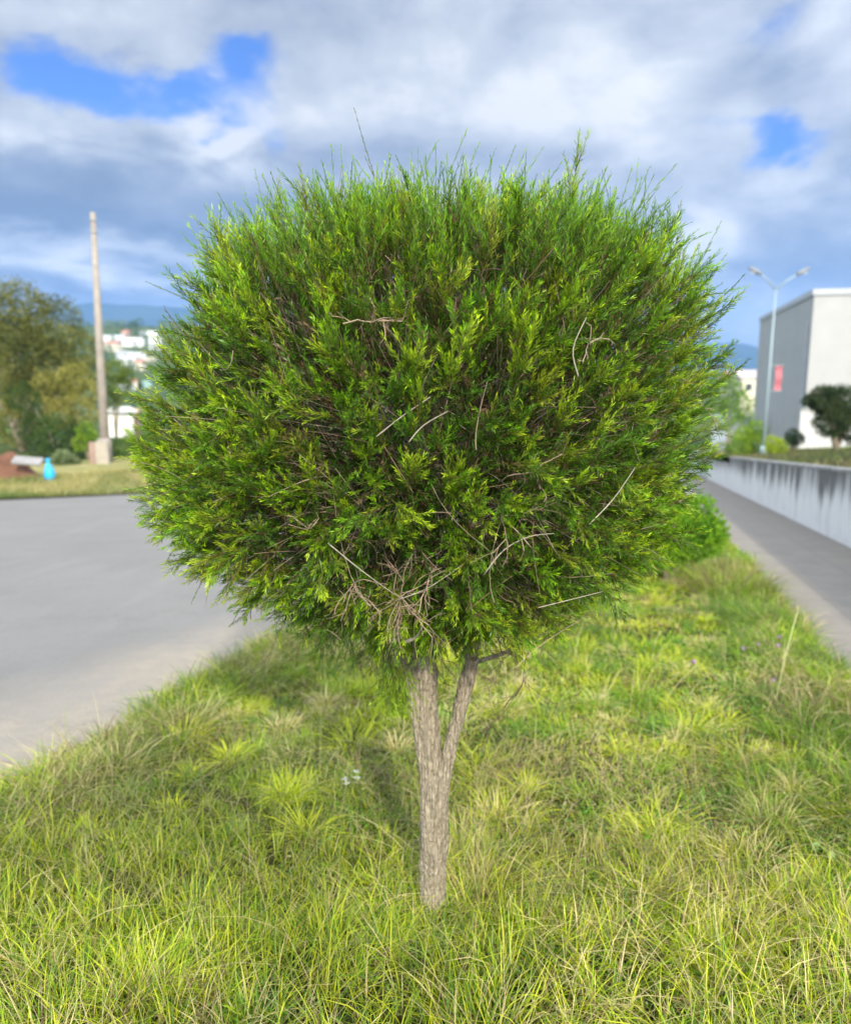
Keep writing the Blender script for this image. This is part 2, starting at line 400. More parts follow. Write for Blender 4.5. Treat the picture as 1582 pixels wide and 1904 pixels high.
# mountains
def mount(name, cx, cy, wx, wy, H, seed, ridge):
    xs_ = np.linspace(cx - wx, cx + wx, 150); ys_ = np.linspace(cy - wy, cy + wy, 40)
    r = np.random.default_rng(seed); ph = r.uniform(0, 6.28, 24)
    def fz(x, y):
        u = (x - cx) / wx; v = (y - cy) / wy
        h_ = ridge(u)
        det = sum(np.sin(u * f * 3.1 + ph[k] + v * f * 1.3) * (1 / f) for k, f in enumerate([2, 3, 5, 8, 13, 21, 34]))
        return np.maximum(H * (h_ + .10 * det) * np.clip(1 - np.abs(v), 0, 1) ** .8, 0) - 20
    return tag(grid(name, xs_, ys_, fz, HILL), kind='structure')
mount('hills', -1500, 4300, 2600, 900, 560, 3, lambda u: .72 * np.exp(-((u + .15) / .55) ** 2) + .25 * np.exp(-((u - .5) / .3) ** 2))
mount('hills', 1900, 4400, 1500, 700, 330, 8, lambda u: .62 * np.exp(-((u + .25) / .33) ** 2) + .3 * np.exp(-((u - .4) / .4) ** 2))
mount('hills', -900, 2400, 1300, 420, 110, 21, lambda u: .8 + .2 * np.sin(u * 5) - .5 * u ** 2)

# ---------------------------------------------------------------- foliage builders
def unit(v): return v / np.maximum(np.linalg.norm(v, axis=-1, keepdims=True), 1e-9)
def perp(d):
    r = rng.normal(size=d.shape); r -= d * (r * d).sum(-1, keepdims=True); return unit(r)
def leaves_quads(P, D, L, Wd, C0, C1, fat=.45):
    """kite-shaped leaves: P base, D direction, L length, Wd width; C0 base colour, C1 tip colour"""
    n = len(P); s = perp(D); L = L[:, None]; Wd = Wd[:, None]
    V = np.stack([P, P + D * L * fat + s * Wd / 2, P + D * L, P + D * L * fat - s * Wd / 2], 1).reshape(-1, 3)
    Fq = np.arange(4 * n).reshape(n, 4)
    C = np.stack([C0, (C0 + C1) / 2, C1, (C0 + C1) / 2], 1).reshape(-1, 3)
    return V, Fq, C
def tubes(P, D, L, bend, r0, r1, C0, C1, seg=3, k=3):
    """thin curved tubes, one per row"""
    n = len(P); ts = np.linspace(0, 1, seg + 1); u = perp(D); v = np.cross(D, u); Vs = []; Cs = []
    for t_ in ts:
        c = P + D * (L * t_)[:, None] + bend * (t_ * t_); r = (r0 * (1 - t_) + r1 * t_)[:, None]
        for j in range(k):
            q = 2 * math.pi * j / k; Vs.append(c + (u * math.cos(q) + v * math.sin(q)) * r); Cs.append(C0 * (1 - t_) + C1 * t_)
    V = np.stack(Vs, 1).reshape(-1, 3); C = np.stack(Cs, 1).reshape(-1, 3); per = (seg + 1) * k
    f = []
    for s_ in range(seg):
        for j in range(k):
            j2 = (j + 1) % k; f.append((s_ * k + j, s_ * k + j2, (s_ + 1) * k + j2, (s_ + 1) * k + j))
    f = np.array(f); Fq = (f[None] + per * np.arange(n)[:, None, None]).reshape(-1, 4)
    return V, Fq, C
def merge(parts):
    Vs, Fs, Cs = [], [], []; b = 0
    for V, Fq, C in parts: Vs.append(V); Fs.append(Fq + b); Cs.append(C); b += len(V)
    return np.concatenate(Vs), np.concatenate(Fs), np.concatenate(Cs)
def lerp(a, b, t_): return a + (b - a) * t_[..., None]
def sprigs(P, D, L, bend, M, leafL, leafW, cb, ct, ang=(24, 48), t0=.12, stemc=(.16, .10, .05), stemr=.0011):
    """feathery shoots: a thin stem set with M narrow leaves that point forward. cb/ct (n,3)"""
    n = len(P); parts = []
    sc0 = np.tile(np.array(stemc), (n, 1)); parts.append(tubes(P, D, L, bend, np.full(n, stemr), np.full(n, stemr * .35), sc0, lerp(sc0, ct, np.full(n, .7))))
    tt = (np.linspace(t0, 1, M)[None, :] + rng.uniform(-.02, .02, (n, M))).clip(0, 1)
    c = P[:, None] + D[:, None] * (L[:, None] * tt)[..., None] + bend[:, None] * (tt ** 2)[..., None]
    tg = unit(D[:, None] * L[:, None, None] + 2 * bend[:, None] * tt[..., None])
    u = perp(D)[:, None].repeat(M, 1); u = unit(u - tg * (u * tg).sum(-1, keepdims=True)); v = np.cross(tg, u)
    ph = (np.arange(M) * 2.39996)[None] + rng.uniform(0, 6.28, (n, 1)) + rng.normal(0, .25, (n, M))
    a = np.radians(rng.uniform(ang[0], ang[1], (n, M))) * (1 - .45 * tt)
    d = unit(tg * np.cos(a)[..., None] + (u * np.cos(ph)[..., None] + v * np.sin(ph)[..., None]) * np.sin(a)[..., None])
    LL = leafL * rng.uniform(.7, 1.25, (n, M)) * (1 - .35 * tt ** 3); WW = leafW * rng.uniform(.75, 1.2, (n, M))
    k = tt ** 1.3 + rng.normal(0, .12, (n, M)); k = k.clip(0, 1)
    C = lerp(cb[:, None].repeat(M, 1), ct[:, None].repeat(M, 1), k) * rng.uniform(.8, 1.2, (n, M, 1))
    C = C.reshape(-1, 3)
    parts.append(leaves_quads(c.reshape(-1, 3), d.reshape(-1, 3), LL.ravel(), WW.ravel(), C * .9, C * 1.08))
    return merge(parts)

# ---------------------------------------------------------------- the clipped tree
TY = 2.19
tree = empty('topiary_tree', (at(805, 1722, TY).x, TY, -SL * TY + .03))
tag(tree, 'big rounded topiary tree with feathery foliage on a forked grey trunk', 'tree')
O = np.array(tree.location)
prof = np.array([(1.955, 0.), (1.95, .22), (1.925, .40), (1.875, .53), (1.78, .635), (1.65, .71), (1.50, .745), (1.28, .77), (1.124, .74), (.98, .63), (.87, .485), (.79, .32), (.745, .14), (.73, 0.)])
offz = np.array([(.70, .03), (.86, .01), (.97, -.015), (1.12, -.035), (1.28, -.03), (1.5, .02), (1.65, .035), (1.8, .043), (2.0, .055)])
def cxo(z): return np.interp(z, offz[:, 0], offz[:, 1])
seg = np.diff(prof, axis=0); sl = np.hypot(seg[:, 0], seg[:, 1]); mr = (prof[1:, 1] + prof[:-1, 1]) / 2
cum = np.concatenate([[0], np.cumsum(sl * mr)]); cum /= cum[-1]
def surf(n, jit=.03):
    """points and outward normals on the crown's envelope"""
    i = (np.arange(n) + .5) / n; i = (i + rng.uniform(-.5, .5, n) / n * 3).clip(0, 1)
    k = np.searchsorted(cum, i).clip(1, len(cum) - 1) - 1; f = (i - cum[k]) / (cum[k + 1] - cum[k])
    z = prof[k, 0] + seg[k, 0] * f; r = prof[k, 1] + seg[k, 1] * f
    th = np.arange(n) * 2.39996323 + rng.normal(0, .12, n)
    nz = seg[k, 1] / sl[k]; nr = -seg[k, 0] / sl[k]
    r = r * (1 + .035 * np.sin(3 * th + 5 * z) + .03 * np.sin(7 * th + 2 - 9 * z))
    N = np.stack([nr * np.cos(th), nr * np.sin(th), nz], -1)
    P = np.stack([r * np.cos(th) + cxo(z) + .008, r * np.sin(th) + TY, z], -1)
    return P + N * rng.normal(0, jit, n)[:, None], N
axis = lambda z: np.stack([np.full_like(z, .01), np.full_like(z, TY), .80 + .55 * (z - .73)], -1)
allparts = []; twparts = []
def crown_layer(ncl, per, depth, jit, lenr, M, leafL, leafW, greens, dead=0., twig=True, blen=.30, spread=.62, upk=.30, gaps=0.):
    P, N = surf(ncl, jit)
    fld = np.sin(P[:, 0] * 13 + 1.3 + 2 * np.sin(P[:, 2] * 7)) * np.sin(P[:, 1] * 12 + .4 + 2 * np.sin(P[:, 0] * 6)) * np.sin(P[:, 2] * 14 + 2 * np.sin(P[:, 1] * 9 + 1))
    if gaps: kp = rng.uniform(0, 1, ncl) > sstep(fld, .14, .42) * gaps; P, N, fld = P[kp], N[kp], fld[kp]; ncl = len(P)
    P = P - N * depth + N * (.03 * np.clip(-fld, 0, .6) / .6)[:, None] * (gaps > 0)
    ax = axis(P[:, 2]); rd = unit(P - ax)
    topk = np.clip((P[:, 2] - 1.55) / .4, 0, 1)[:, None]
    up_ = np.interp(P[:, 2], [.73, .95, 1.25, 1.55, 1.85, 2.0], [-.15, -.12, .12, .30, .55, .8])[:, None]
    D = unit(rd * .6 + N * .7 + np.array([0, 0, 1.]) * (up_ * upk / .3) + rng.normal(0, .30, P.shape))
    nb = blen * rng.uniform(.75, 1.25, ncl)
    B0 = P - D * nb[:, None] - N * .02
    if twig:
        cc = np.array([.24, .19, .14]) * rng.uniform(.5, 1.7, (ncl, 1))
        twparts.append(tubes(B0 - (rd * .12), D, nb + .08, N * .0 + rng.normal(0, .02, P.shape), rng.uniform(.0009, .0018, ncl), np.full(ncl, .0006), cc, cc, 4, 4))
    ci = np.repeat(np.arange(ncl), per); n = len(ci)
    f = rng.uniform(.25, 1., n) ** .8
    st = B0[ci] + D[ci] * (nb[ci] * f)[:, None]
    d = unit(D[ci] + perp(D[ci]) * rng.uniform(.05, spread, (n, 1)) + np.array([0, 0, 1.]) * (.25 * up_[ci] + .05) + rng.normal(0, .1, (n, 3)))
    L = rng.uniform(lenr[0], lenr[1], n) * (1.12 - .35 * f) * (1 + .2 * topk[ci, 0])
    bend = (np.array([0, 0, 1.]) * rng.uniform(-.15, .28, (n, 1)) + rng.normal(0, .10, (n, 3))) * L[:, None]
    g = rng.integers(0, len(greens), ncl)[ci]; sw = rng.uniform(0, 1, n) < .3; g[sw] = rng.integers(0, len(greens), sw.sum())
    G = np.array(greens); cb, ct = G[g, 0], G[g, 1]
    k = rng.uniform(.75, 1.25, ncl)[ci][:, None] * rng.uniform(.88, 1.12, (n, 1))
    cb = cb * k; ct = ct * k
    dm = rng.uniform(0, 1, n) < dead
    cb[dm] = np.array([.15, .10, .055]) * rng.uniform(.6, 1.4, (dm.sum(), 1)); ct[dm] = cb[dm] * 1.2
    allparts.append(sprigs(st, d, L, bend, M, leafL, leafW, cb, ct))
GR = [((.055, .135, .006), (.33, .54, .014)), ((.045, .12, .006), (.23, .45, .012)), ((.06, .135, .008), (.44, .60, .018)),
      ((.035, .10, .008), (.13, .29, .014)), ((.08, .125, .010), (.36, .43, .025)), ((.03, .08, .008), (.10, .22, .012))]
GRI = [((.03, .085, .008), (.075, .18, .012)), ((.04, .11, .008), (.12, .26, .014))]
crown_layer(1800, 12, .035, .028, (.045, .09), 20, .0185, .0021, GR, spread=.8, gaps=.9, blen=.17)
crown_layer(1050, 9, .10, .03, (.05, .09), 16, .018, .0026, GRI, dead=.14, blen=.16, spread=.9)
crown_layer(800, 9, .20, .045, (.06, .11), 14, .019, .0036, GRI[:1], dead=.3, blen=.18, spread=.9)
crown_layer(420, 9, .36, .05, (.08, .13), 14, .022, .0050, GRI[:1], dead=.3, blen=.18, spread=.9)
# long stray shoots above the top and out of the sides
def shoots(Pb, D, L, bend, M=44):
    n = len(Pb); cb = np.array([.06, .13, .02]) * rng.uniform(.8, 1.3, (n, 1)); ct = np.array([.10, .19, .03]) * rng.uniform(.8, 1.3, (n, 1))
    allparts.append(sprigs(Pb, D, L, bend, M, .0125, .0021, cb, ct, ang=(14, 30), t0=.05, stemr=.0014))
strays = [(655, 192, 700, 335), (675, 285, 722, 380), (962, 262, 930, 340), (978, 285, 978, 400), (1120, 322, 1135, 400), (1218, 355, 1150, 440),
          (1045, 335, 985, 385), (553, 305, 590, 380), (655, 300, 650, 370), (885, 305, 892, 380), (860, 300, 845, 370), (780, 298, 800, 380), (820, 302, 812, 380),
          (760, 312, 745, 390), (1388, 508, 1330, 560), (1360, 545, 1300, 600), (1345, 480, 1290, 560), (1340, 610, 1290, 660), (1300, 455, 1262, 520), (1250, 405, 1215, 470),
          (410, 365, 450, 430), (505, 325, 530, 400), (590, 318, 625, 390), (727, 290, 705, 370), (932, 318, 915, 390), (1060, 355, 1020, 420), (275, 525, 350, 560), (330, 490, 380, 540),
          (360, 1115, 400, 1040), (303, 1060, 340, 990), (432, 1160, 470, 1080), (545, 1190, 620, 1140), (240, 912, 300, 900), (290, 690, 330, 690), (500, 1150, 560, 1090), (1345, 770, 1290, 760)]
Pb, Pt = [], []
for (x1, y1, x0, y0) in strays:
    dep = TY + random.uniform(-.22, .12)
    b = at(x0, y0, dep); e = at(x1, y1, dep + random.uniform(-.05, .05)); Pb.append(b - (e - b) * .35); Pt.append(e)
Pb = np.array(Pb); Pt = np.array(Pt); DD = Pt - Pb; L = np.linalg.norm(DD, axis=1); bd = rng.normal(0, .05, DD.shape) * L[:, None]
shoots(Pb, unit(DD - bd), L, bd)
# upright new growth that fringes the top
nt = 1050; th = rng.uniform(0, 2 * np.pi, nt); rr = .60 * np.sqrt(rng.uniform(0, 1, nt)); zt = np.interp(rr, prof[:5, 1], prof[:5, 0])
Pt_ = np.stack([rr * np.cos(th) + .055, rr * np.sin(th) + TY, zt - .13], -1)
Dt = unit(np.stack([np.cos(th) * rr * .8, np.sin(th) * rr * .8, np.ones(nt)], -1) + rng.normal(0, .2, (nt, 3)))
Lt = rng.uniform(.085, .16, nt) + (rng.uniform(0, 1, nt) > .80) * rng.uniform(.02, .09, nt)
rm_ = np.linalg.norm(Pt_[:, :2] - np.array([.055, TY]), axis=1); g = rng.integers(0, 2, nt)
cb = np.where(g[:, None] == 0, np.array([.085, .19, .014]), np.array([.07, .17, .022])) * rng.uniform(.8, 1.2, (nt, 1)); ct = cb * np.array([2.4, 2.1, 1.3])
allparts.append(sprigs(Pt_, Dt, Lt, rng.normal(0, .12, (nt, 3)) * Lt[:, None], 26, .019, .0022, cb, ct, ang=(14, 32)))
V, Fq, C = merge(allparts)
crown = link('crown', npmesh('crown', V - O, Fq, C), LEAF, tree)
# dry twigs showing through the foliage
Pn, Nn = surf(1300, .03); low = np.clip((1.5 - Pn[:, 2]) / .7, 0, 1)
keep = rng.uniform(0, 1, len(Pn)) < (.35 + .6 * low); Pn, Nn = Pn[keep], Nn[keep]; n = len(Pn)
rd = unit(Pn - axis(Pn[:, 2])); Dn = unit(rd * .6 + rng.normal(0, .55, Pn.shape)); Ln = rng.uniform(.06, .16, n)
cc = np.where(rng.uniform(0, 1, (n, 1)) < .5, np.array([.34, .26, .18]), np.array([.22, .14, .09])) * rng.uniform(.6, 1.35, (n, 1))
twparts.append(tubes(Pn - Dn * Ln[:, None] - Nn * .085, Dn, Ln, rng.normal(0, .045, Pn.shape), rng.uniform(.0006, .0013, n), np.full(n, .0005), cc, cc, 5, 4))
V, Fq, C = merge(twparts); tag(link('twigs', npmesh('twigs', V - O, Fq, C), TWIG, tree), kind='stuff')

# dead sprays low in the front of the crown
def fdep(px_, py_, off=.0):
    d = ray(px_, py_); d = d / np.linalg.norm(d)
    for t_ in np.arange(1.0, 2.6, .01):
        p_ = d * t_ + np.array([0, 0, CAMH]); z_ = p_[2]
        if prof[-1, 0] < z_ < prof[0, 0]:
            rz_ = np.interp(-z_, -prof[:, 0], prof[:, 1])
            if np.hypot(p_[0] - cxo(z_) - .008, p_[1] - TY) < rz_: return (t_ + off) * d[1]
    return TY * .95
def dead_spray(px_, py_, dep, n, spr, lr, name='dead_spray', down=.0, col=(.30, .22, .15)):
    if dep < 1.9: dep = fdep(px_, py_, .045)
    b = np.array(at(px_, py_, dep)); out = []
    def grow(p, d, L, r, lev):
        m_ = max(2, int(L / .012)); q = p.copy(); dd = d.copy(); path = [q.copy()]
        for k in range(m_):
            dd = dd + rng.normal(0, .16, 3) + np.array([0, 0, -.02]); dd /= np.linalg.norm(dd); q = q + dd * (L / m_); path.append(q.copy())
            if lev < 3 and rng.uniform() < (.55 if lev < 2 else .35): 
                e = dd + rng.normal(0, .6, 3); grow(q, e / np.linalg.norm(e), L * rng.uniform(.35, .75), r * .65, lev + 1)
        path = np.array(path); c = np.array(col) * rng.uniform(.6, 1.3)
        for a_, b2 in zip(path[:-1], path[1:]): out.append((a_, b2, r, c))
    for k in range(max(4, n // 5)):
        d0 = rng.normal(0, 1, 3) * spr + np.array([0, -.25, -down]); grow(b + rng.normal(0, .0015, 3), d0 / np.linalg.norm(d0), rng.uniform(*lr), .0013, 0)
    A = np.array([o_[0] for o_ in out]); B = np.array([o_[1] for o_ in out]); rr_ = np.array([o_[2] for o_ in out]); cc = np.array([o_[3] for o_ in out]); L = np.linalg.norm(B - A, axis=1)
    V, Fq, C = tubes(A, unit(B - A), L * 1.05, np.zeros_like(A), rr_, rr_ * .85, cc, cc, 1, 4)
    o = link(name, npmesh(name, V - O, Fq, C), TWIG, tree); o['label'] = 'dry brown leafless spray low in the crown'; return o
dead_spray(745, 1110, 1.72, 60, 1.0, (.04, .10))
dead_spray(800, 1075, 1.72, 20, 1.0, (.04, .09))
dead_spray(660, 1085, 1.72, 16, 1.0, (.04, .08))
dead_spray(690, 470 + 130, 1.6, 14, .9, (.03, .07))
dead_spray(930, 960, 1.6, 18, .9, (.03, .08))
dead_spray(738, 1150, 1.74, 14, .3, (.03, .06), down=1.1)
dead_spray(815, 1225, 1.98, 20, .9, (.04, .10), down=-.1, col=(.27, .20, .14))
dead_spray(872, 1225, 2.10, 26, .9, (.04, .11), down=-.3, col=(.25, .18, .12))
dead_spray(990, 1200, 2.15, 34, .9, (.08, .17), down=-.5, col=(.16, .12, .08))
dead_spray(575, 985, 1.62, 12, .8, (.02, .05), down=.3)
dead_spray(985, 880, 1.47, 12, .8, (.02, .06))
dead_spray(1095, 640, 1.55, 12, .7, (.02, .06), down=-.8, col=(.36, .28, .20))
dead_spray(1290, 735, 1.92, 12, .8, (.03, .08))
# pale twigs that cross in front of the leaves
def branch_path(name, pts, r0, r1, mat, lab=None, wob=.04, n=7, smooth=True):
    V_ = [at(*p_) - Vector(O) if mat != PALE else at(p_[0], p_[1], fdep(p_[0], p_[1], .012)) - Vector(O) for p_ in pts]
    q = []
    for i in range(len(V_) - 1):
        for k in range(4):
            u = k / 4; q.append(V_[i].lerp(V_[i + 1], u))
    q.append(V_[-1])
    for it in range(3): q = [q[0]] + [(q[j - 1] + q[j] * 2 + q[j + 1]) / 4 for j in range(1, len(q) - 1)] + [q[-1]]
    m_ = MB(); m_.tube(q, [r0 + (r1 - r0) * j / (len(q) - 1) for j in range(len(q))], n, wob); o = m_.build(name, mat, tree, smooth)
    if lab: o['label'] = lab
    return o
PALE = plain('pale_twig', (.36, .31, .24), .7, .3, 60)
for pts in [[(700, 812, 1.46), (745, 775, 1.44), (800, 738, 1.47)], [(760, 822, 1.45), (785, 790, 1.43), (832, 765, 1.47)], [(900, 1068, 1.58), (935, 1020, 1.56), (985, 995, 1.6), (1030, 992, 1.66)],
            [(1095, 975, 1.63), (1140, 930, 1.62), (1180, 870, 1.68)], [(610, 1010, 1.64), (670, 1060, 1.66), (740, 1110, 1.73)], [(740, 1115, 1.72), (790, 1098, 1.72), (835, 1068, 1.74), (860, 1050, 1.8)],
            [(1075, 700, 1.5), (1060, 650, 1.5), (1090, 590, 1.55)], [(1000, 1130, 1.75), (1060, 1115, 1.76), (1120, 1100, 1.8)], [(755, 1193, 1.8), (775, 1186, 1.78), (785, 1165, 1.8)]]:
    branch_path('twig', pts, .0012 if pts[0][0] != 755 else .005, .0007, PALE, 'pale bare twig in front of the needles')
# limbs inside and under the crown
for pts, r0, r1 in [([(745, 1190, 2.14), (735, 1120, 2.1), (690, 1020, 2.0), (620, 900, 1.95)], .017, .007), ([(800, 1210, 2.19), (810, 1100, 2.2), (790, 900, 2.22), (780, 700, 2.25)], .022, .008),
                    ([(878, 1225, 2.18), (905, 1120, 2.15), (960, 980, 2.1), (1040, 850, 2.05)], .014, .006), ([(870, 1235, 2.2), (940, 1215, 2.25), (1010, 1180, 2.3), (1090, 1120, 2.35)], .008, .003),
                    ([(770, 1210, 2.25), (700, 1120, 2.4), (600, 1060, 2.5)], .012, .005), ([(800, 1200, 2.15), (850, 1100, 1.95), (900, 1000, 1.85)], .012, .005), ([(860, 1230, 2.3), (920, 1110, 2.45), (1000, 950, 2.6)], .013, .005)]:
    branch_path('branch', pts, r0, r1, BARK, None, .08, 9)

# trunk: tubes fused by a voxel remesh
def wpath(lst, extra_dep=0.):
    pts, rs = [], []
    for x, y, w_, *dd in lst:
        dep = TY + (dd[0] if dd else 0.); pts.append(at(x, y, dep) - Vector(O)); rs.append(w_ / 2 / F * dep * 1.0)
    P2, R2 = [], []
    for i in range(len(pts) - 1):
        for k in range(4): P2.append(pts[i].lerp(pts[i + 1], k / 4)); R2.append(rs[i] + (rs[i + 1] - rs[i]) * k / 4)
    P2.append(pts[-1]); R2.append(rs[-1])
    for it in range(2):
        P2 = [P2[0]] + [(P2[j - 1] + P2[j] * 2 + P2[j + 1]) / 4 for j in range(1, len(P2) - 1)] + [P2[-1]]
        R2 = [R2[0]] + [(R2[j - 1] + R2[j] * 2 + R2[j + 1]) / 4 for j in range(1, len(R2) - 1)] + [R2[-1]]
    return P2, R2
m_ = MB()
m_.tube(*wpath([(803, 1800, 84), (803, 1722, 66), (805, 1660, 55), (806, 1600, 55), (806, 1540, 60), (808, 1500, 58), (808, 1465, 54), (803, 1430, 50), (797, 1370, 46), (791, 1310, 46), (790, 1260, 52), (786, 1210, 46), (790, 1150, 34)]), 20, .05)
m_.tube(*wpath([(814, 1540, 34, -.012), (822, 1460, 30, -.02), (836, 1390, 27, -.018), (850, 1340, 27, -.01), (863, 1285, 31), (875, 1235, 31), (882, 1190, 22)]), 16, .05)
m_.tube(*wpath([(796, 1450, 30, -.01), (780, 1380, 20, -.012), (772, 1320, 20, -.012), (765, 1260, 22, -.01), (750, 1200, 26), (744, 1170, 20)]), 14, .05)
m_.tube(*wpath([(806, 1600, 30, -.02), (800, 1530, 40, -.016), (795, 1480, 30, -.01), (790, 1440, 20, -.01)]), 14, .05)
tr_ = m_.build('trunk', BARK, tree, True)
r_ = tr_.modifiers.new('fuse', 'REMESH'); r_.mode = 'VOXEL'; r_.voxel_size = .0028; r_.use_smooth_shade = True
s_ = tr_.modifiers.new('soften', 'SMOOTH'); s_.iterations = 4; s_.factor = .5
tx = bpy.data.textures.new('bark_relief', 'CLOUDS'); tx.noise_scale = .014; tx.noise_depth = 3
em = bpy.data.objects.new('bark_scale', None)
d_ = tr_.modifiers.new('relief', 'DISPLACE'); d_.texture = tx; d_.strength = .009; d_.mid_level = .5
# hanging spray of bright leaves left of the trunk
n = 95; b = np.array([at(random.gauss(730, 13), random.uniform(1215, 1295), 1.98 + random.uniform(-.05, .05)) for _ in range(n)])
D = unit(np.array([0, -.15, -1.]) + rng.normal(0, .38, (n, 3))); L = rng.uniform(.05, .10, n)
cb = np.array([.09, .20, .01]) * rng.uniform(.8, 1.2, (n, 1)); V, Fq, C = sprigs(b, D, L, rng.normal(0, .1, (n, 3)) * L[:, None], 22, .016, .0019, cb, cb * np.array([3.6, 2.4, 1.5]))
link('hanging_spray', npmesh('hanging_spray', V - O, Fq, C), LEAF, tree)
n = 150; b = np.array([at(random.uniform(590, 770), random.uniform(1140, 1215), random.uniform(1.95, 2.5)) for _ in range(n)])
D = unit(np.array([-.25, -.05, -.7]) + rng.normal(0, .5, (n, 3))); L = rng.uniform(.05, .10, n); cb = np.array([.04, .11, .01]) * rng.uniform(.7, 1.2, (n, 1))
V, Fq, C = sprigs(b, D, L, rng.normal(0, .1, (n, 3)) * L[:, None], 20, .016, .0019, cb, cb * np.array([2.4, 2.2, 1.5]))
link('drooping_spray', npmesh('drooping_spray', V - O, Fq, C), LEAF, tree)
# small leafy epicormic shoots between the stems
n = 26; b = np.array([at(random.uniform(822, 850), random.uniform(1225, 1370), 2.2) for _ in range(n)])
D = unit(np.array([0, -.1, .5]) + rng.normal(0, .6, (n, 3))); L = rng.uniform(.03, .07, n); cb = np.array([.06, .12, .012]) * rng.uniform(.7, 1.2, (n, 1))
V, Fq, C = sprigs(b, D, L, rng.normal(0, .1, (n, 3)) * L[:, None], 14, .012, .0016, cb, cb * 2)
link('trunk_shoots', npmesh('trunk_shoots', V - O, Fq, C), LEAF, tree)

# ---------------------------------------------------------------- grass
def vnoise(x, y, s, seed):
    r = np.random.default_rng(seed); tab = r.uniform(0, 1, (64, 64)); u = x / s + 100; v = y / s + 100
    i = np.floor(u).astype(int); j = np.floor(v).astype(int); fu = u - i; fv = v - j; fu = fu * fu * (3 - 2 * fu); fv = fv * fv * (3 - 2 * fv)
    g = lambda a_, b_: tab[a_ % 64, b_ % 64]
    return (g(i, j) * (1 - fu) + g(i + 1, j) * fu) * (1 - fv) + (g(i, j + 1) * (1 - fu) + g(i + 1, j + 1) * fu) * fv
def fb(x, y, s, seed): return (vnoise(x, y, s, seed) + .5 * vnoise(x, y, s / 2.1, seed + 1) + .25 * vnoise(x, y, s / 4.3, seed + 2)) / 1.75
def blades(P, D, L, Wd, droop, C0, C1, seg=3):
    """curved tapered blades; D initial direction; droop: how far the tip bends over"""
    n = len(P); hd = D.copy(); hd[:, 2] = 0; hd = unit(hd + rng.normal(0, .02, hd.shape) * np.array([1, 1, 0])); side = unit(np.cross(hd, np.array([0, 0, 1.])) + rng.normal(0, .35, hd.shape))
    Vs, Cs = [], []
    for k in range(seg + 1):
        t_ = k / seg
        c = P + D * (L * t_)[:, None] + (hd * .55 + np.array([0, 0, -.6])) * (droop * L * t_ ** 2.2)[:, None]
        wv = (Wd * (1 - t_ ** 1.6) * (.75 + .5 * min(t_ * 2, 1)))[:, None] / 2 + (.00012 if k == seg else 0)
        Vs += [c - side * wv, c + side * wv]; cc = C0 + (C1 - C0) * t_; Cs += [cc, cc]
    V = np.stack(Vs, 1).reshape(-1, 3); C = np.stack(Cs, 1).reshape(-1, 3); per = 2 * (seg + 1)
    f = np.array([(2 * k, 2 * k + 1, 2 * k + 3, 2 * k + 2) for k in range(seg)])
    return V, (f[None] + per * np.arange(n)[:, None, None]).reshape(-1, 4), C
def scatter(n, y0, y1, a0=-2.62, a1=1.36, p=1.0):
    y = y0 + (y1 - y0) * rng.uniform(0, 1, n) ** p; a = rng.uniform(a0, a1, n); x = a + DX * y
    vis = np.abs(x) < (y * .60 + .45); x, y, a = x[vis], y[vis], a[vis]
    edge = .05 * (np.sin(y * 2.1) * .5 + np.sin(y * 5.3 + 1) * .3 + np.sin(y * .7) * .6)
    return x + edge, y, a
CL = dict(green=(.33, .50, .024), lime=(.64, .70, .035), deep=(.13, .28, .02), straw=(.82, .70, .33), brown=(.34, .24, .12))
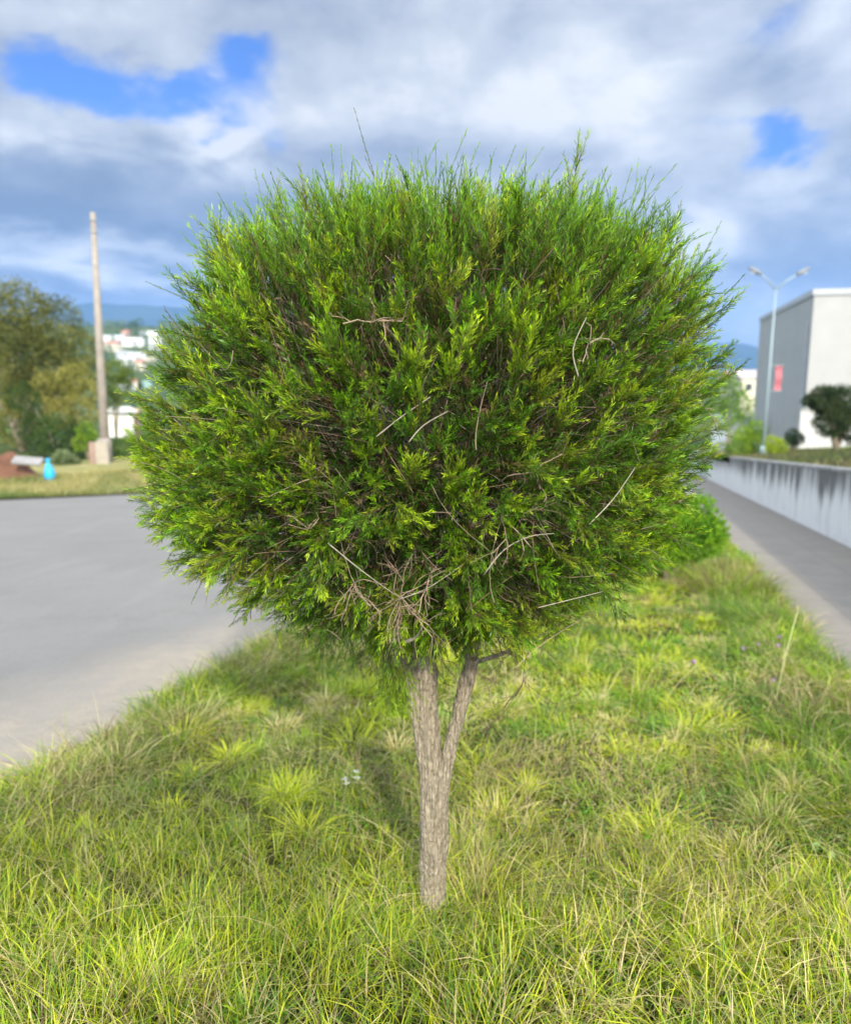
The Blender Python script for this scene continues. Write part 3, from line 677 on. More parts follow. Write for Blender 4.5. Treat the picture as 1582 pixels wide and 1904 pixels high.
def grass_batch(n, y0, y1, Lr, Wr, lean, droop, pal, p=1., hmul=None, a0=-2.66, a1=1.40, cull=None, seg=3, clump=.6, zup=None):
    x, y, a = scatter(n, y0, y1, a0, a1, p)
    # pull the blades together into tufts
    cs = .07 + .0 * y; wx = .5 * np.sin(y * 3.1 + x * 1.7) * .3 + .1 * np.sin(y * 11 + 2 * np.sin(x * 7)); wy = .15 * np.sin(x * 4.3 + y) + .08 * np.sin(x * 13 + 2 * np.sin(y * 6)); x0_, y0_ = x, y; x = x * .83 + y * .56 + wx; y = y * .83 - x0_ * .56 + wy; gx = np.floor(x / cs); gy = np.floor(y / cs)
    hx = np.abs(np.sin(gx * 12.9898 + gy * 78.233) * 43758.5453) % 1; hy = np.abs(np.sin(gx * 39.346 + gy * 11.135) * 24634.633) % 1
    k_ = clump * rng.uniform(.2, 1, len(x)); ex = ((gx + hx) * cs - x) * k_; ey = ((gy + hy) * cs - y) * k_; x = x0_ + ex * .83 - ey * .56; y = y0_ + ex * .56 + ey * .83
    if cull is not None:
        k = cull(x, y, a); k = rng.uniform(0, 1, len(x)) < k; x, y, a, hx, hy = x[k], y[k], a[k], hx[k], hy[k]
    dt = np.hypot(x - O[0], y - TY); k = dt > .036; x, y, a, hx, hy = x[k], y[k], a[k], hx[k], hy[k]; n = len(x)
    nz = fb(x, y, .7, 5); nz2 = fb(x, y, .28, 9)
    L = rng.uniform(Lr[0], Lr[1], n) * (.65 + .7 * nz2) * (.8 + .5 * hx)
    if hmul is not None: L = L * hmul(x, y, a)
    P = np.stack([x, y, -SL * y + .03 + (rng.uniform(zup[0], zup[1], n) if zup else 0)], -1)
    th = rng.uniform(0, 2 * np.pi, n) * .6 + hy * 6.28
    ln = rng.uniform(lean[0], lean[1], n)
    D = unit(np.stack([np.cos(th) * ln, np.sin(th) * ln, np.ones(n)], -1))
    names = list(pal.keys()); w0 = np.array([pal[q] for q in names], float)
    W_ = np.tile(w0, (n, 1))
    for j, q in enumerate(names):
        if q in ('straw', 'brown'): W_[:, j] *= (.35 + 1.7 * sstep(nz, .35, .75))
        if q == 'deep': W_[:, j] *= (1.7 - 1.4 * sstep(nz, .35, .7))
    W_ /= W_.sum(1, keepdims=True); cw = np.cumsum(W_, 1); r = rng.uniform(0, 1, n)[:, None]; idx = (r > cw).sum(1).clip(0, len(names) - 1)
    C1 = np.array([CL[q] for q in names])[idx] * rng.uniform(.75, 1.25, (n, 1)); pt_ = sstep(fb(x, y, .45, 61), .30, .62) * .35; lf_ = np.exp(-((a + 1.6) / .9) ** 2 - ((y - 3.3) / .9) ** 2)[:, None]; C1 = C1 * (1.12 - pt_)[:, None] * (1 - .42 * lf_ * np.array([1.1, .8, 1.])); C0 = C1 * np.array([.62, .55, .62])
    return blades(P, D, L, rng.uniform(Wr[0], Wr[1], n), rng.uniform(droop[0], droop[1], n), C0, C1, seg)
def hm(x, y, a):
    e = np.minimum(a + 2.62, 1.36 - a); tall = 1 + .75 * np.exp(-(e / .35) ** 2)
    front = 1.3 - .62 * sstep(y + .9 * (fb(x, y, .6, 51) - .5), 1.7, 3.0)
    right = 1 - .35 * sstep(a, -.5, .3) * sstep(y, 2.1, 2.8) * (1 - sstep(a, .9, 1.2))
    return tall * front * right
gp = []
fade = lambda a_, b_: (lambda x, y, a: 1 - sstep(y + .5 * (fb(x, y, .5, 41) - .5), a_, b_))
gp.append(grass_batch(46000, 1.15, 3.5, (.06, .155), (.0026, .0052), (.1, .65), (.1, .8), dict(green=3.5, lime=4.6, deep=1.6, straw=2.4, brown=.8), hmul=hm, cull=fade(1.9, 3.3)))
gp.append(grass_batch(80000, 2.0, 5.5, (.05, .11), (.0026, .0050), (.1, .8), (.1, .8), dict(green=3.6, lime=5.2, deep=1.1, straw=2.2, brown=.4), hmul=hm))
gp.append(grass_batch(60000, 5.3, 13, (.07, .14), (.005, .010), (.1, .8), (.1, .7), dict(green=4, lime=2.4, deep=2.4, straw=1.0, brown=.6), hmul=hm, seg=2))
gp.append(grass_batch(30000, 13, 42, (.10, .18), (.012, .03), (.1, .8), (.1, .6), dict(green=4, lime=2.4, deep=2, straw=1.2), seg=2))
# short thatch close to the soil
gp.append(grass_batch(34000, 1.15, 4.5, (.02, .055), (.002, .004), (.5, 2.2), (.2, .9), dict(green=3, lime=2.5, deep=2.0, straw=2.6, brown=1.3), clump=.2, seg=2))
# long dry stalks
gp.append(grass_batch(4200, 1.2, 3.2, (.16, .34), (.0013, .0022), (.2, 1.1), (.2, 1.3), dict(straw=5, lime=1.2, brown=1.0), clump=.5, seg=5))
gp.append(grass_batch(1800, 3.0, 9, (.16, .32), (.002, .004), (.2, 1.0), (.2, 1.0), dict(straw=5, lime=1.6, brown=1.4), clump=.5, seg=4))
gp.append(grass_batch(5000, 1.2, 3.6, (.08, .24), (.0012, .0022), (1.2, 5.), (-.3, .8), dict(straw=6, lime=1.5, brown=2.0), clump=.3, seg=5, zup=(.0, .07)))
# tall rank growth along both edges
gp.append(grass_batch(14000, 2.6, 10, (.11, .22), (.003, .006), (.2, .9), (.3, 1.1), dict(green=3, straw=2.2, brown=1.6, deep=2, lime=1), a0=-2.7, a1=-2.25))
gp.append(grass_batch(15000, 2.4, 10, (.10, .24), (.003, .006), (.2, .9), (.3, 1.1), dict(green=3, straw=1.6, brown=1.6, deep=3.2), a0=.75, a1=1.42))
# hummocks: fans of blades, each of its own height and tint
nh = 620; hy_ = 1.3 + 7 * rng.uniform(0, 1, nh) ** 1.25; ha = rng.uniform(-2.6, 1.35, nh); hxx = ha + DX * hy_; kk = np.abs(hxx) < hy_ * .6 + .3; hy_, hxx = hy_[kk], hxx[kk]
kk = np.hypot(hxx - O[0], hy_ - TY) > .11; hy_, hxx = hy_[kk], hxx[kk]; nh = len(hy_)
tint = np.array([CL['deep'], CL['green'], CL['lime'], (.20, .30, .05), CL['straw'], (.16, .36, .02), CL['brown']])[rng.choice(7, nh, p=[.16, .2, .24, .10, .16, .10, .04])]
per = rng.integers(50, 130, nh); hi = np.repeat(np.arange(nh), per); n = len(hi); th = rng.uniform(0, 6.283, n); rh = rng.uniform(.02, .09, nh)[hi] * np.sqrt(rng.uniform(0, 1, n)) * (1 + hy_[hi] * .1)
P = np.stack([hxx[hi] + rh * np.cos(th), hy_[hi] + rh * np.sin(th), np.zeros(n)], -1); P[:, 2] = -SL * P[:, 1] + .03; okp = (P[:, 0] - DX * P[:, 1] < 1.4) & (P[:, 0] - DX * P[:, 1] > -2.66)
ln = rng.uniform(.1, 1.1, n); D = unit(np.stack([np.cos(th) * ln, np.sin(th) * ln, np.ones(n)], -1) + rng.normal(0, .2, (n, 3))); L = rng.uniform(.06, .15, nh)[hi] * rng.uniform(.6, 1.3, n)
cc = tint[hi] * rng.uniform(.75, 1.25, (n, 1)); V, Fq, C = blades(P[okp], D[okp], L[okp], rng.uniform(.002, .0042, n)[okp] * (1 + .12 * hy_[hi][okp]), rng.uniform(.2, 1.1, n)[okp], cc[okp] * .62, cc[okp], 3); gp.append((V, Fq, C))
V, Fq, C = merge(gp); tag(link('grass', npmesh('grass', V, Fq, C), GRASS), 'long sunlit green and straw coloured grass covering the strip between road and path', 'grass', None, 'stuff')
# small round-leaved ground cover
x, y, a = scatter(52000, 1.2, 5.5, -1.2, 1.3); k = rng.uniform(0, 1, len(x)) < .25 + .75 * sstep(a, -.5, .2) * sstep(fb(x, y, .5, 33), .35, .6); x, y = x[k], y[k]; n = len(x)
P = np.stack([x, y, -SL * y + rng.uniform(.035, .085, n)], -1); D = unit(rng.normal(0, 1, (n, 3)) * np.array([1, 1, .5]) + np.array([0, 0, .35]))
C = np.array([.11, .25, .03]) * rng.uniform(.6, 1.6, (n, 1)) * np.array([1, 1, 1]); C[rng.uniform(0, 1, n) < .1] = np.array([.38, .40, .18])
V, Fq, C = leaves_quads(P, D, rng.uniform(.010, .024, n), rng.uniform(.005, .010, n), C, C * 1.15)
tag(link('ground_cover', npmesh('ground_cover', V, Fq, C), GRASS), 'tiny leafy weeds growing low among the grass', 'weeds', None, 'stuff')

# separate tufts one can point at
def tuft(name, label, cat, px_, py_, y_, n, Lr, lean, cols, wd=(.0018, .0032), rad_=.05, droop=(.2, 1.0), group=None):
    b = at(px_, py_, y_); z0 = -SL * y_ + .03; th = rng.uniform(0, 6.283, n); r = rad_ * np.sqrt(rng.uniform(0, 1, n))
    P = np.stack([r * np.cos(th), r * np.sin(th), np.zeros(n)], -1); ln = rng.uniform(*lean, n)
    D = unit(np.stack([np.cos(th) * ln, np.sin(th) * ln, np.ones(n)], -1) + rng.normal(0, .15, (n, 3)))
    cs = np.array(cols)[rng.integers(0, len(cols), n)] * rng.uniform(.75, 1.25, (n, 1))
    V, Fq, C = blades(P, D, rng.uniform(*Lr, n), rng.uniform(*wd, n), rng.uniform(*droop, n), cs * .6, cs, 5)
    o = link(name, npmesh(name, V, Fq, C), GRASS); o.location = (b.x, y_, z0); tag(o, label, cat, group); return o
def gy_(py_):    # ground depth under an image row
    th = rad(PITCH) + math.atan((py_ - CY) / F); return CAMH / (math.tan(th) - SL)
G_, L_, D_, S_, B_ = CL['green'], CL['lime'], CL['deep'], CL['straw'], CL['brown']
tuft('grass_tuft', 'straw coloured tuft of tall dry grass right beside the trunk', 'grass tuft', 885, 1700, gy_(1700), 560, (.10, .30), (.1, 1.6), [S_, (.62, .52, .12), L_, G_, B_], rad_=.12, droop=(.2, 1.8), group='tufts in the lawn')
tuft('grass_tuft', 'olive tuft of fine upright grass at the right, with bare straw beside it', 'grass tuft', 1430, 1555, gy_(1555), 420, (.09, .19), (.1, .9), [(.17, .24, .03), G_, S_], rad_=.08, group='tufts in the lawn')
tuft('grass_tuft', 'dark green tuft leaning over the road edge at the left', 'grass tuft', 215, 1450, gy_(1455), 520, (.12, .24), (.1, .9), [D_, (.12, .16, .03), S_], rad_=.12, group='tufts in the lawn')
tuft('grass_tuft', 'brownish seeding tuft on the road edge left of the crown', 'grass tuft', 340, 1375, gy_(1380), 420, (.13, .27), (.1, .9), [B_, S_, D_], rad_=.14, group='tufts in the lawn')
tuft('grass_tuft', 'reddish brown seeding tuft at the path edge under the right of the crown', 'grass tuft', 1350, 1110, gy_(1115), 700, (.2, .5), (.1, 1.0), [(.22, .17, .05), G_, (.25, .20, .07)], wd=(.004, .008), rad_=.35, group='tufts in the lawn')
tuft('grass_tuft', 'spreading deep green tuft arching over the path edge at the right', 'grass tuft', 1400, 1160, gy_(1170), 700, (.16, .36), (.2, 1.3), [D_, G_, (.12, .19, .03)], wd=(.003, .006), rad_=.2, group='tufts in the lawn')
tuft('grass_tuft', 'lime green tuft of broad blades at the lower left of the lawn', 'grass tuft', 265, 1830, gy_(1880), 300, (.10, .19), (.1, .8), [L_, L_, G_], wd=(.003, .005), rad_=.09, group='tufts in the lawn')
tuft('grass_tuft', 'bright green tuft with wide blades near the lower right corner', 'grass tuft', 1330, 1800, gy_(1830), 260, (.08, .16), (.1, .8), [G_, L_], wd=(.003, .005), rad_=.08, group='tufts in the lawn')
tuft('grass_tuft', 'sparse fringe of green and dry blades hugging the foot of the trunk', 'grass tuft', 800, 1735, gy_(1740), 240, (.06, .14), (.2, 1.2), [G_, L_, S_, D_], rad_=.09, group='tufts in the lawn')
# wild flowers
PUR = plain('purple_petal', (.42, .20, .46), .6, .2, 50); WHT = plain('white_petal', (.55, .56, .54), .6, .1, 50); STM = plain('flower_stem', (.10, .18, .04), .7, .2, 50)
fl = [(1448, 1185, 'pinkish purple flower head beside a tall pale grass stalk'), (1446, 1200, 'lower purple flower head on the stalk by the path edge'), (1409, 1198, 'faint mauve flower head in the grass left of the tall pale stalk'), (1381, 1206, 'small mauve flower head farthest left of the ones by the path edge'),
      (1437, 1265, 'purple flower head nearest the camera at the right of the lawn'), (1290, 1230, 'lone pink flower head in the mid lawn under the right of the crown')]
for (x, y, lb) in fl:
    yy_ = gy_(y + 34); b = at(x, y, yy_); r = empty('wildflower', (b.x, yy_, -SL * yy_ + .02)); tag(r, lb, 'flower', 'purple wildflowers')
    hgt = b.z - r.location.z; m_ = MB(); m_.tube([(0, 0, 0), (.006, 0, hgt * .5), (0, 0, hgt)], .0018, 5); m_.build('stem', STM, r)
    h_ = MB()
    for k in range(22):
        v = Vector((random.gauss(0, 1), random.gauss(0, 1), random.gauss(.4, 1))).normalized(); h_.tube([Vector((0, 0, hgt)), Vector((0, 0, hgt)) + v * .014], [.003, .0012], 4)
    h_.build('flower_head', PUR, r)
y0_ = gy_(1330); p0_ = at(1436, 1330, y0_); p1_ = at(1484, 1128, y0_ + .05); m_ = MB(); m_.tube([(0, 0, 0), ((p1_.x - p0_.x) * .4, .02, (p1_.z - p0_.z) * .5), (p1_.x - p0_.x, .05, p1_.z - p0_.z)], [.0035, .003, .0018], 6)
o = m_.build('grass_stalk', plain('pale_stalk', (.50, .50, .24), .7, .2, 30), None, True); o.location = p0_; tag(o, 'single tall pale grass stalk leaning right among the purple flowers', 'grass stalk')
yy_ = gy_(1480); b = at(655, 1470, yy_); r = empty('white_flower_cluster', (b.x, yy_, -SL * yy_ + .02)); tag(r, 'small cluster of white petals in the darker grass left of the trunk', 'flower')
for k in range(7):
    ox, oy, oz = random.gauss(0, .03), random.gauss(0, .03), random.uniform(.03, .075); m_ = MB(); s0 = MB()
    s0.tube([(ox * .4, oy * .4, 0), (ox, oy, oz)], .0012, 4); s0.build('stem', STM, r)
    for q in range(5):
        an = q * 1.257 + k; v = Vector((math.cos(an), math.sin(an), random.uniform(-.2, .6))); c0 = Vector((ox, oy, oz)); sd_ = v.cross(Vector((0, 0, 1))).normalized() * .004
        m_.add([c0, c0 + v * .009 + sd_, c0 + v * .017, c0 + v * .009 - sd_], [(0, 1, 2, 3)])
    m_.build('petals', WHT, r)
# pale round-leaved weed and dry leaf at the right
yy_ = gy_(1625); b = at(1528, 1605, yy_); PL = plain('pale_leaf', (.26, .38, .12), .6, .2, 40); r = empty('broad_leaved_weed', (b.x, yy_, -SL * yy_ + .03)); tag(r, 'pale round leaved weed among the grass near the right edge', 'weed')
for k in range(9):
    an = random.uniform(0, 6.28); c0 = Vector((math.cos(an) * .035, math.sin(an) * .03, random.uniform(.05, .075))); n_ = Vector((random.gauss(0, .3), random.gauss(-.3, .3), 1)).normalized(); u_ = n_.cross(Vector((1, 0, 0))).normalized(); v_ = n_.cross(u_)
    m_ = MB(); ring = [c0 + (u_ * math.cos(q) + v_ * math.sin(q) * .8) * random.uniform(.011, .014) + n_ * .001 * math.sin(q * 2) for q in [2 * math.pi * j / 10 for j in range(10)]]
    m_.add([c0 - n_ * .002] + ring, [(0, 1 + j, 1 + (j + 1) % 10) for j in range(10)]); m_.build('leaf', PL, r); s0 = MB(); s0.tube([(0, 0, 0), c0], .001, 4); s0.build('stem', STM, r)
DRY = plain('dry_leaf', (.16, .075, .035), .7, .3, 40)
yy_ = gy_(1885); b = at(1510, 1868, yy_); m_ = MB(); u0 = []
for j in range(9):
    for i_ in range(5):
        s0 = j / 8; wv = math.sin(math.pi * min(s0 * 1.05, 1)) * .014; q = (i_ - 2) / 2; u0.append((q * wv, (s0 - .5) * .05, .012 * abs(q) + .008 * math.sin(s0 * 5)))
m_.add(u0, [(j * 5 + i_, j * 5 + i_ + 1, j * 5 + i_ + 6, j * 5 + i_ + 5) for j in range(8) for i_ in range(4)]); o = m_.build('dry_leaf', DRY, None, True); o.location = (b.x, yy_, b.z); o.rotation_euler = (.3, .2, .8)
sm_ = o.modifiers.new('thick', 'SOLIDIFY'); sm_.thickness = .0006; tag(o, 'curled dark brown dry leaf lying at the bottom right', 'leaf')

# ---------------------------------------------------------------- background plants
def leaf_cloud(lobes, n, ls, cols, fill=.55):
    """lobes: (x,y,z,rx,ry,rz); leaves through the shell of every lobe, plus gaps from a noise test"""
    P, D, Cc = [], [], []
    vol = np.array([l[3] * l[5] for l in lobes]); cnt = (n * vol / vol.sum()).astype(int) + 1
    for l, c in zip(lobes, cnt):
        d = unit(rng.normal(0, 1, (c, 3))); r = rng.uniform(fill, 1.05, c) ** .7
        bump = 1 + .18 * np.sin(d[:, 0] * 5 + l[0] * 9) * np.sin(d[:, 2] * 6 + l[1]) + .1 * np.sin(d[:, 1] * 11 + l[2])
        p_ = d * (r * bump)[:, None] * np.array(l[3:6]) + np.array(l[:3]); P.append(p_); D.append(unit(d + rng.normal(0, .7, (c, 3)) + np.array([0, 0, .2])))
        k = fb(p_[:, 0] * 3 + p_[:, 2] * 2, p_[:, 1] * 3 + p_[:, 2] * 3, l[3] * 1.6, 4)
        C_ = np.array(cols)[(k * len(cols) * 1.5 - len(cols) * .25 + rng.normal(0, .35, c)).clip(0, len(cols) - .01).astype(int)]; Cc.append(C_ * rng.uniform(.75, 1.25, (c, 1)))
    P, D, Cc = np.concatenate(P), np.concatenate(D), np.concatenate(Cc); m = len(P)
    return leaves_quads(P, D, rng.uniform(.7, 1.3, m) * ls, rng.uniform(.7, 1.3, m) * ls * .45, Cc, Cc)
def bush(name, label, cat, depth, lobes_px, n, ls, cols, trunk=None, group=None, bcol=None, base_y=None):
    """lobes in image measure at a real depth: (px,py,r_px[,squash])"""
    s0 = depth / F / cp; L = []
    cxm = sum(l[0] for l in lobes_px) / len(lobes_px)
    gx = at(cxm, 800, depth).x if trunk is None else at(trunk[0], 800, depth).x; gz = T(gx, depth) if base_y is None else at(cxm, base_y, depth).z
    r = empty(name, (gx, depth, gz)); tag(r, label, cat, group)
    for i, l in enumerate(lobes_px):
        c = at(l[0], l[1], depth + math.sin(i * 2.3) * l[2] * s0 * .4); rr_ = l[2] * s0; sq = l[3] if len(l) > 3 else 1.
        L.append((c.x - gx, c.y - depth, c.z - gz, rr_, rr_, rr_ * sq))
    V, Fq, C = leaf_cloud(L, n, ls, cols); link('crown', npmesh('crown', V, Fq, C), BGLEAF, r)
    m_ = MB(); tw = trunk[1] if trunk else .05
    for i, l in enumerate(L):
        m_.tube([(0, 0, -.1), (l[0] * .25, l[1] * .25, l[2] * .45), (l[0] * .8, l[1] * .8, l[2] * .92)], [tw, tw * .6, tw * .2], 7, .06)
    m_.build('trunk', bcol or BARK, r, True); return r
OL = [(.075, .09, .025), (.14, .15, .04), (.24, .235, .065)]; DKG = [(.02, .045, .012), (.04, .08, .018), (.07, .12, .03)]; YE = [(.17, .17, .04), (.27, .26, .06), (.40, .36, .10)]; BR = [(.08, .16, .015), (.16, .28, .02), (.26, .38, .03)]
PBARK = plain('pale_bark', (.34, .29, .23), .85, .25, 12)
bush('olive_tree', 'tall olive green tree with a pale trunk at the left edge across the road', 'tree', 37, [(40, 590, 62), (95, 610, 55), (20, 650, 70), (140, 650, 42), (-30, 600, 80), (70, 680, 60), (-40, 700, 90), (165, 690, 28), (60, 740, 50), (100, 690, 50), (30, 790, 40)], 34000, .15, OL, (38, .13), bcol=PBARK)
bush('yellow_shrub', 'yellowish flowering shrub in front of the olive tree, left of the concrete pole', 'shrub', 35, [(100, 725, 36), (140, 705, 30), (150, 765, 30), (112, 770, 28), (160, 730, 24)], 6000, .12, YE, (130, .05))
bush('dark_shrub', 'dark green shrub low under the olive tree beside the red earth', 'shrub', 34, [(110, 810, 38), (70, 800, 32), (140, 825, 30), (90, 845, 26), (45, 740, 30)], 6000, .12, DKG, (105, .05))
bush('bright_shrub', 'small bright green shrub against the foot of the concrete pole', 'shrub', 33.2, [(160, 803, 17), (172, 818, 14), (150, 825, 14)], 1600, .09, BR, (160, .03))
bush('slender_tree', 'slender light green tree just right of the concrete pole', 'tree', 40, [(215, 690, 20), (222, 722, 22), (208, 745, 16), (235, 700, 14)], 2600, .12, [(.08, .13, .025), (.15, .20, .03), (.22, .26, .05)], (215, .05))
bush('hedge_shrub', 'green shrub on the verge right of the pole, half behind the clipped tree', 'shrub', 34, [(235, 835, 24), (262, 820, 26), (290, 830, 30), (222, 850, 14)], 3500, .10, [(.04, .09, .02), (.08, .15, .025), (.13, .20, .03)], (245, .04))
bush('grey_green_plant', 'grey green spiky plant at the edge of the dry verge', 'plant', 31, [(118, 856, 16, .8), (132, 862, 12, .8)], 700, .22, [(.14, .19, .09), (.20, .25, .13)], (120, .02))
# right-hand side
bush('bright_shrub', 'bright lime shrub behind the wall, left of the lamp post', 'shrub', 33, [(1384, 815, 22), (1400, 822, 22), (1375, 830, 20), (1405, 800, 16)], 3600, .10, BR, (1390, .03))
bush('yellow_shrub', 'yellow green shrub behind the wall, right of the lamp post', 'shrub', 32, [(1437, 828, 17), (1448, 834, 14), (1430, 840, 13)], 1800, .09, [(.20, .28, .02), (.34, .42, .03)], (1438, .03))
bush('light_green_tree', 'feathery light green tree at the right edge of the crown, beyond the wall', 'tree', 44, [(1352, 730, 28), (1368, 755, 28), (1345, 770, 30), (1340, 710, 20), (1385, 775, 16)], 4500, .14, [(.08, .16, .03), (.14, .25, .04), (.20, .32, .06)], (1355, .06))
bush('clipped_tree', 'small dark round clipped tree on the grass bank before the building', 'tree', 36, [(1475, 812, 14), (1482, 818, 11), (1468, 818, 9)], 1500, .09, DKG, (1474, .05))
bush('round_tree', 'large dark green rounded tree at the right edge in front of the white wall', 'tree', 34, [(1535, 745, 30, .85), (1562, 755, 40, .9), (1548, 780, 30), (1510, 745, 16, .7), (1585, 790, 35)], 15000, .12, [(.02, .04, .015), (.04, .065, .025), (.07, .09, .035)], (1556, .10))
bush('feathery_shrub', 'bright feathery shrub on the lawn just behind the right side of the topiary tree', 'shrub', 8.4, [(1250, 985, 55), (1290, 965, 42), (1300, 1005, 44, .8), (1225, 1020, 60, .7), (1325, 985, 24)], 9000, .05, [(.06, .16, .012), (.12, .27, .016), (.22, .38, .02)], (1255, .03))
bush('roadside_shrub', 'yellow green shrub at the far end of the path past the low wall', 'shrub', 40, [(1318, 850, 20), (1338, 840, 18), (1345, 860, 12)], 1800, .12, [(.12, .18, .03), (.22, .26, .05)], (1330, .04))

# ---------------------------------------------------------------- retaining wall and lamp on the right
def wall_run(name, label, y0, y1, hgt, npan, a=3.14):
    r = empty(name, (a + DX * y0, y0, -SL * y0)); tag(r, label, 'wall'); r.rotation_euler = (0, 0, 0)
    m_ = MB(); c_ = MB(); dy = (y1 - y0) / npan
    for k in range(npan):
        ya, yb = k * dy + .006, (k + 1) * dy - .006
        for mm, (w0, w1, z0, z1) in ((m_, (0, .2, -.3, hgt - .06)), (c_, (-.015, .215, hgt - .06, hgt))):
            vs = []
            for zz in (z0, z1):
                for yy0, ww in ((ya, w0), (ya, w1), (yb, w1), (yb, w0)): vs.append((DX * yy0 + ww, yy0, -SL * yy0 + zz))
            mm.add(vs, [(3, 2, 1, 0), (4, 5, 6, 7), (0, 1, 5, 4), (1, 2, 6, 5), (2, 3, 7, 6), (3, 0, 4, 7)])
    # object coordinates for the stains: straighten the slope by storing height above ground in z through a generated frame
    m_.build('wall_panels', WALLS, r, False, .006); c_.build('coping', COPE, r, False, .01); return r
WALLS, t = matl('stained_wall')
p = t.new('ShaderNodeTexCoord').outputs['Object']; g = t.new('ShaderNodeSeparateXYZ'); t.put(g.inputs[0], p)
zh = t.m('ADD', g.outputs[2], t.m('MULTIPLY', g.outputs[1], SL))
uv = t.new('ShaderNodeCombineXYZ'); t.put(uv.inputs[0], g.outputs[1]); t.put(uv.inputs[1], t.m('MULTIPLY', zh, .10))
uv2 = t.new('ShaderNodeCombineXYZ'); t.put(uv2.inputs[0], g.outputs[1]); t.put(uv2.inputs[1], t.m('MULTIPLY', zh, .04))
st = t.noise(uv.outputs[0], 1.9, 8, .62, .1); st2 = t.noise(uv2.outputs[0], 9, 5, .6); fine = t.noise(p, 40, 6, .7); med = t.noise(p, 2., 6, .6)
c = t.ramp(fine, [(.3, (.60, .595, .575)), (.7, (.76, .755, .73))]); c = t.mix(t.maprange(med, .45, .75, 0, .45), c, (.46, .46, .45))
k = t.m('ADD', t.m('ADD', st, t.m('MULTIPLY', st2, .4)), t.m('MULTIPLY', t.maprange(zh, .25, 1.15), .26)); k = t.maprange(k, .76, .97, 0, .85)
c = t.mix(k, c, (.05, .05, .048)); finish(t, c, .9, fine, .4, .006, .15)
COPE = plain('coping_concrete', (.30, .295, .28), .9, .35, 2.5)
wall_run('retaining_wall', 'grey concrete retaining wall streaked with black mould, along the path', 3.5, 27.6, 1.17, 13)
wall_run('low_wall', 'lower grey wall section at the far end of the path', 27.62, 36, .90, 4)

LAMPM = plain('galvanised_pole', (.28, .36, .38), .5, .08, 8, .5); HEAD = plain('lamp_housing', (.20, .22, .24), .5, .1, 8, .5); GL = plain('lamp_glass', (.55, .57, .58), .2, .05, 8, .6); REDM = plain('banner_red', (.42, .13, .15), .7, .12, 3)
ly = 32.; lb_ = at(1417, 852, ly); lz = T(lb_.x, ly); lamp = empty('street_lamp', (lb_.x, ly, lz)); tag(lamp, 'tall pale double armed street lamp standing behind the stained wall', 'street lamp')
tp = at(1449, 536, ly); hgt = tp.z - lz; Xt = (tp.x - lb_.x) * .18
m_ = MB(); m_.tube([(0, 0, -.2), (Xt * .5, 0, hgt * .5), (Xt, 0, hgt)], [.062, .048, .032], 14); m_.build('pole', LAMPM, lamp, True)
m_ = MB(); m_.tube([(0, 0, 0), (0, 0, .35)], [.16, .13], 14); m_.build('base_sleeve', LAMPM, lamp, True)
for sx, pts in ((-1, [(0, hgt - .05), (-.42, hgt + .38), (-.62, hgt + .52)]), (1, [(0, hgt - .05), (.45, hgt + .32), (.75, hgt + .50)])):
    m_ = MB(); m_.tube([(Xt + a_, 0, z_) for a_, z_ in pts], [.035, .03, .03], 8); m_.build('arm', LAMPM, lamp, True)
    a0, z0 = pts[-1]; tip = (a0 + sx * .52, z0 + .28)
    m_ = MB(); m_.tube([(Xt + a0, 0, z0), (Xt + a0 + sx * .12, 0, z0 + .07), (Xt + (a0 + tip[0]) / 2, 0, (z0 + tip[1]) / 2 + .01), (Xt + tip[0], 0, tip[1])], [.04, .085, .10, .05], 10); h_ = m_.build('lamp_head', HEAD, lamp, True)
    m_ = MB(); m_.box((Xt + (a0 + tip[0]) / 2 + sx * .05, 0, (z0 + tip[1]) / 2 - .07), (.26, .10, .03)); m_.build('lens', GL, h_)
bn0 = at(1440, 680, ly); bn1 = at(1453, 726, ly)
m_ = MB(); bw = bn1.x - bn0.x; bx = (bn0.x + bn1.x) / 2 - lb_.x; z0, z1 = bn1.z - lz, bn0.z - lz; nn_ = 12
vs = []; 
for j in range(nn_ + 1):
    zz = z0 + (z1 - z0) * j / nn_
    for sx in (-1, 1): vs.append((bx + sx * bw * .38, .03 * math.sin(j * .8) + sx * .01, zz))
m_.add(vs, [(2 * j, 2 * j + 1, 2 * j + 3, 2 * j + 2) for j in range(nn_)]); bnr = m_.build('banner', REDM, lamp); so = bnr.modifiers.new('thick', 'SOLIDIFY'); so.thickness = .004
for zz in (z0 - .01, z1 + .01): m_ = MB(); m_.tube([(Xt * zz / hgt, 0, zz), (bx + bw / 2 + .03, 0, zz)], .012, 6); m_.build('banner_bracket', LAMPM, lamp)

# ---------------------------------------------------------------- large hall on the right
SHEET, t = matl('ribbed_cladding')
p = obj_co(t); g = t.new('ShaderNodeSeparateXYZ'); t.put(g.inputs[0], p); n = t.noise(p, .6, 6, .6); wv = t.new('ShaderNodeTexWave', bands_direction='X'); wv.inputs['Scale'].default_value = 3.
t.put(wv.inputs[0], p); finish(t, t.ramp(n, [(.3, (.36, .36, .345)), (.7, (.41, .41, .395))]), .6, wv.outputs['Fac'], .2, .02, .3)
TRIM = plain('roof_trim', (.42, .44, .46), .6, .1, 3); WHITE = plain('white_render', (.50, .495, .48), .85, .1, 1.5); TILE = plain('clay_tile', (.42, .17, .10), .8, .25, 2.); GLASS = plain('dark_window', (.05, .07, .09), .15, .2, 2., .6)
c1 = at(1514, 539, 58); zt = c1.z; r2 = ray(1413, 591); D2 = (zt - CAMH) / (r2[2] / r2[1]); c2 = at(1413, 591, D2)
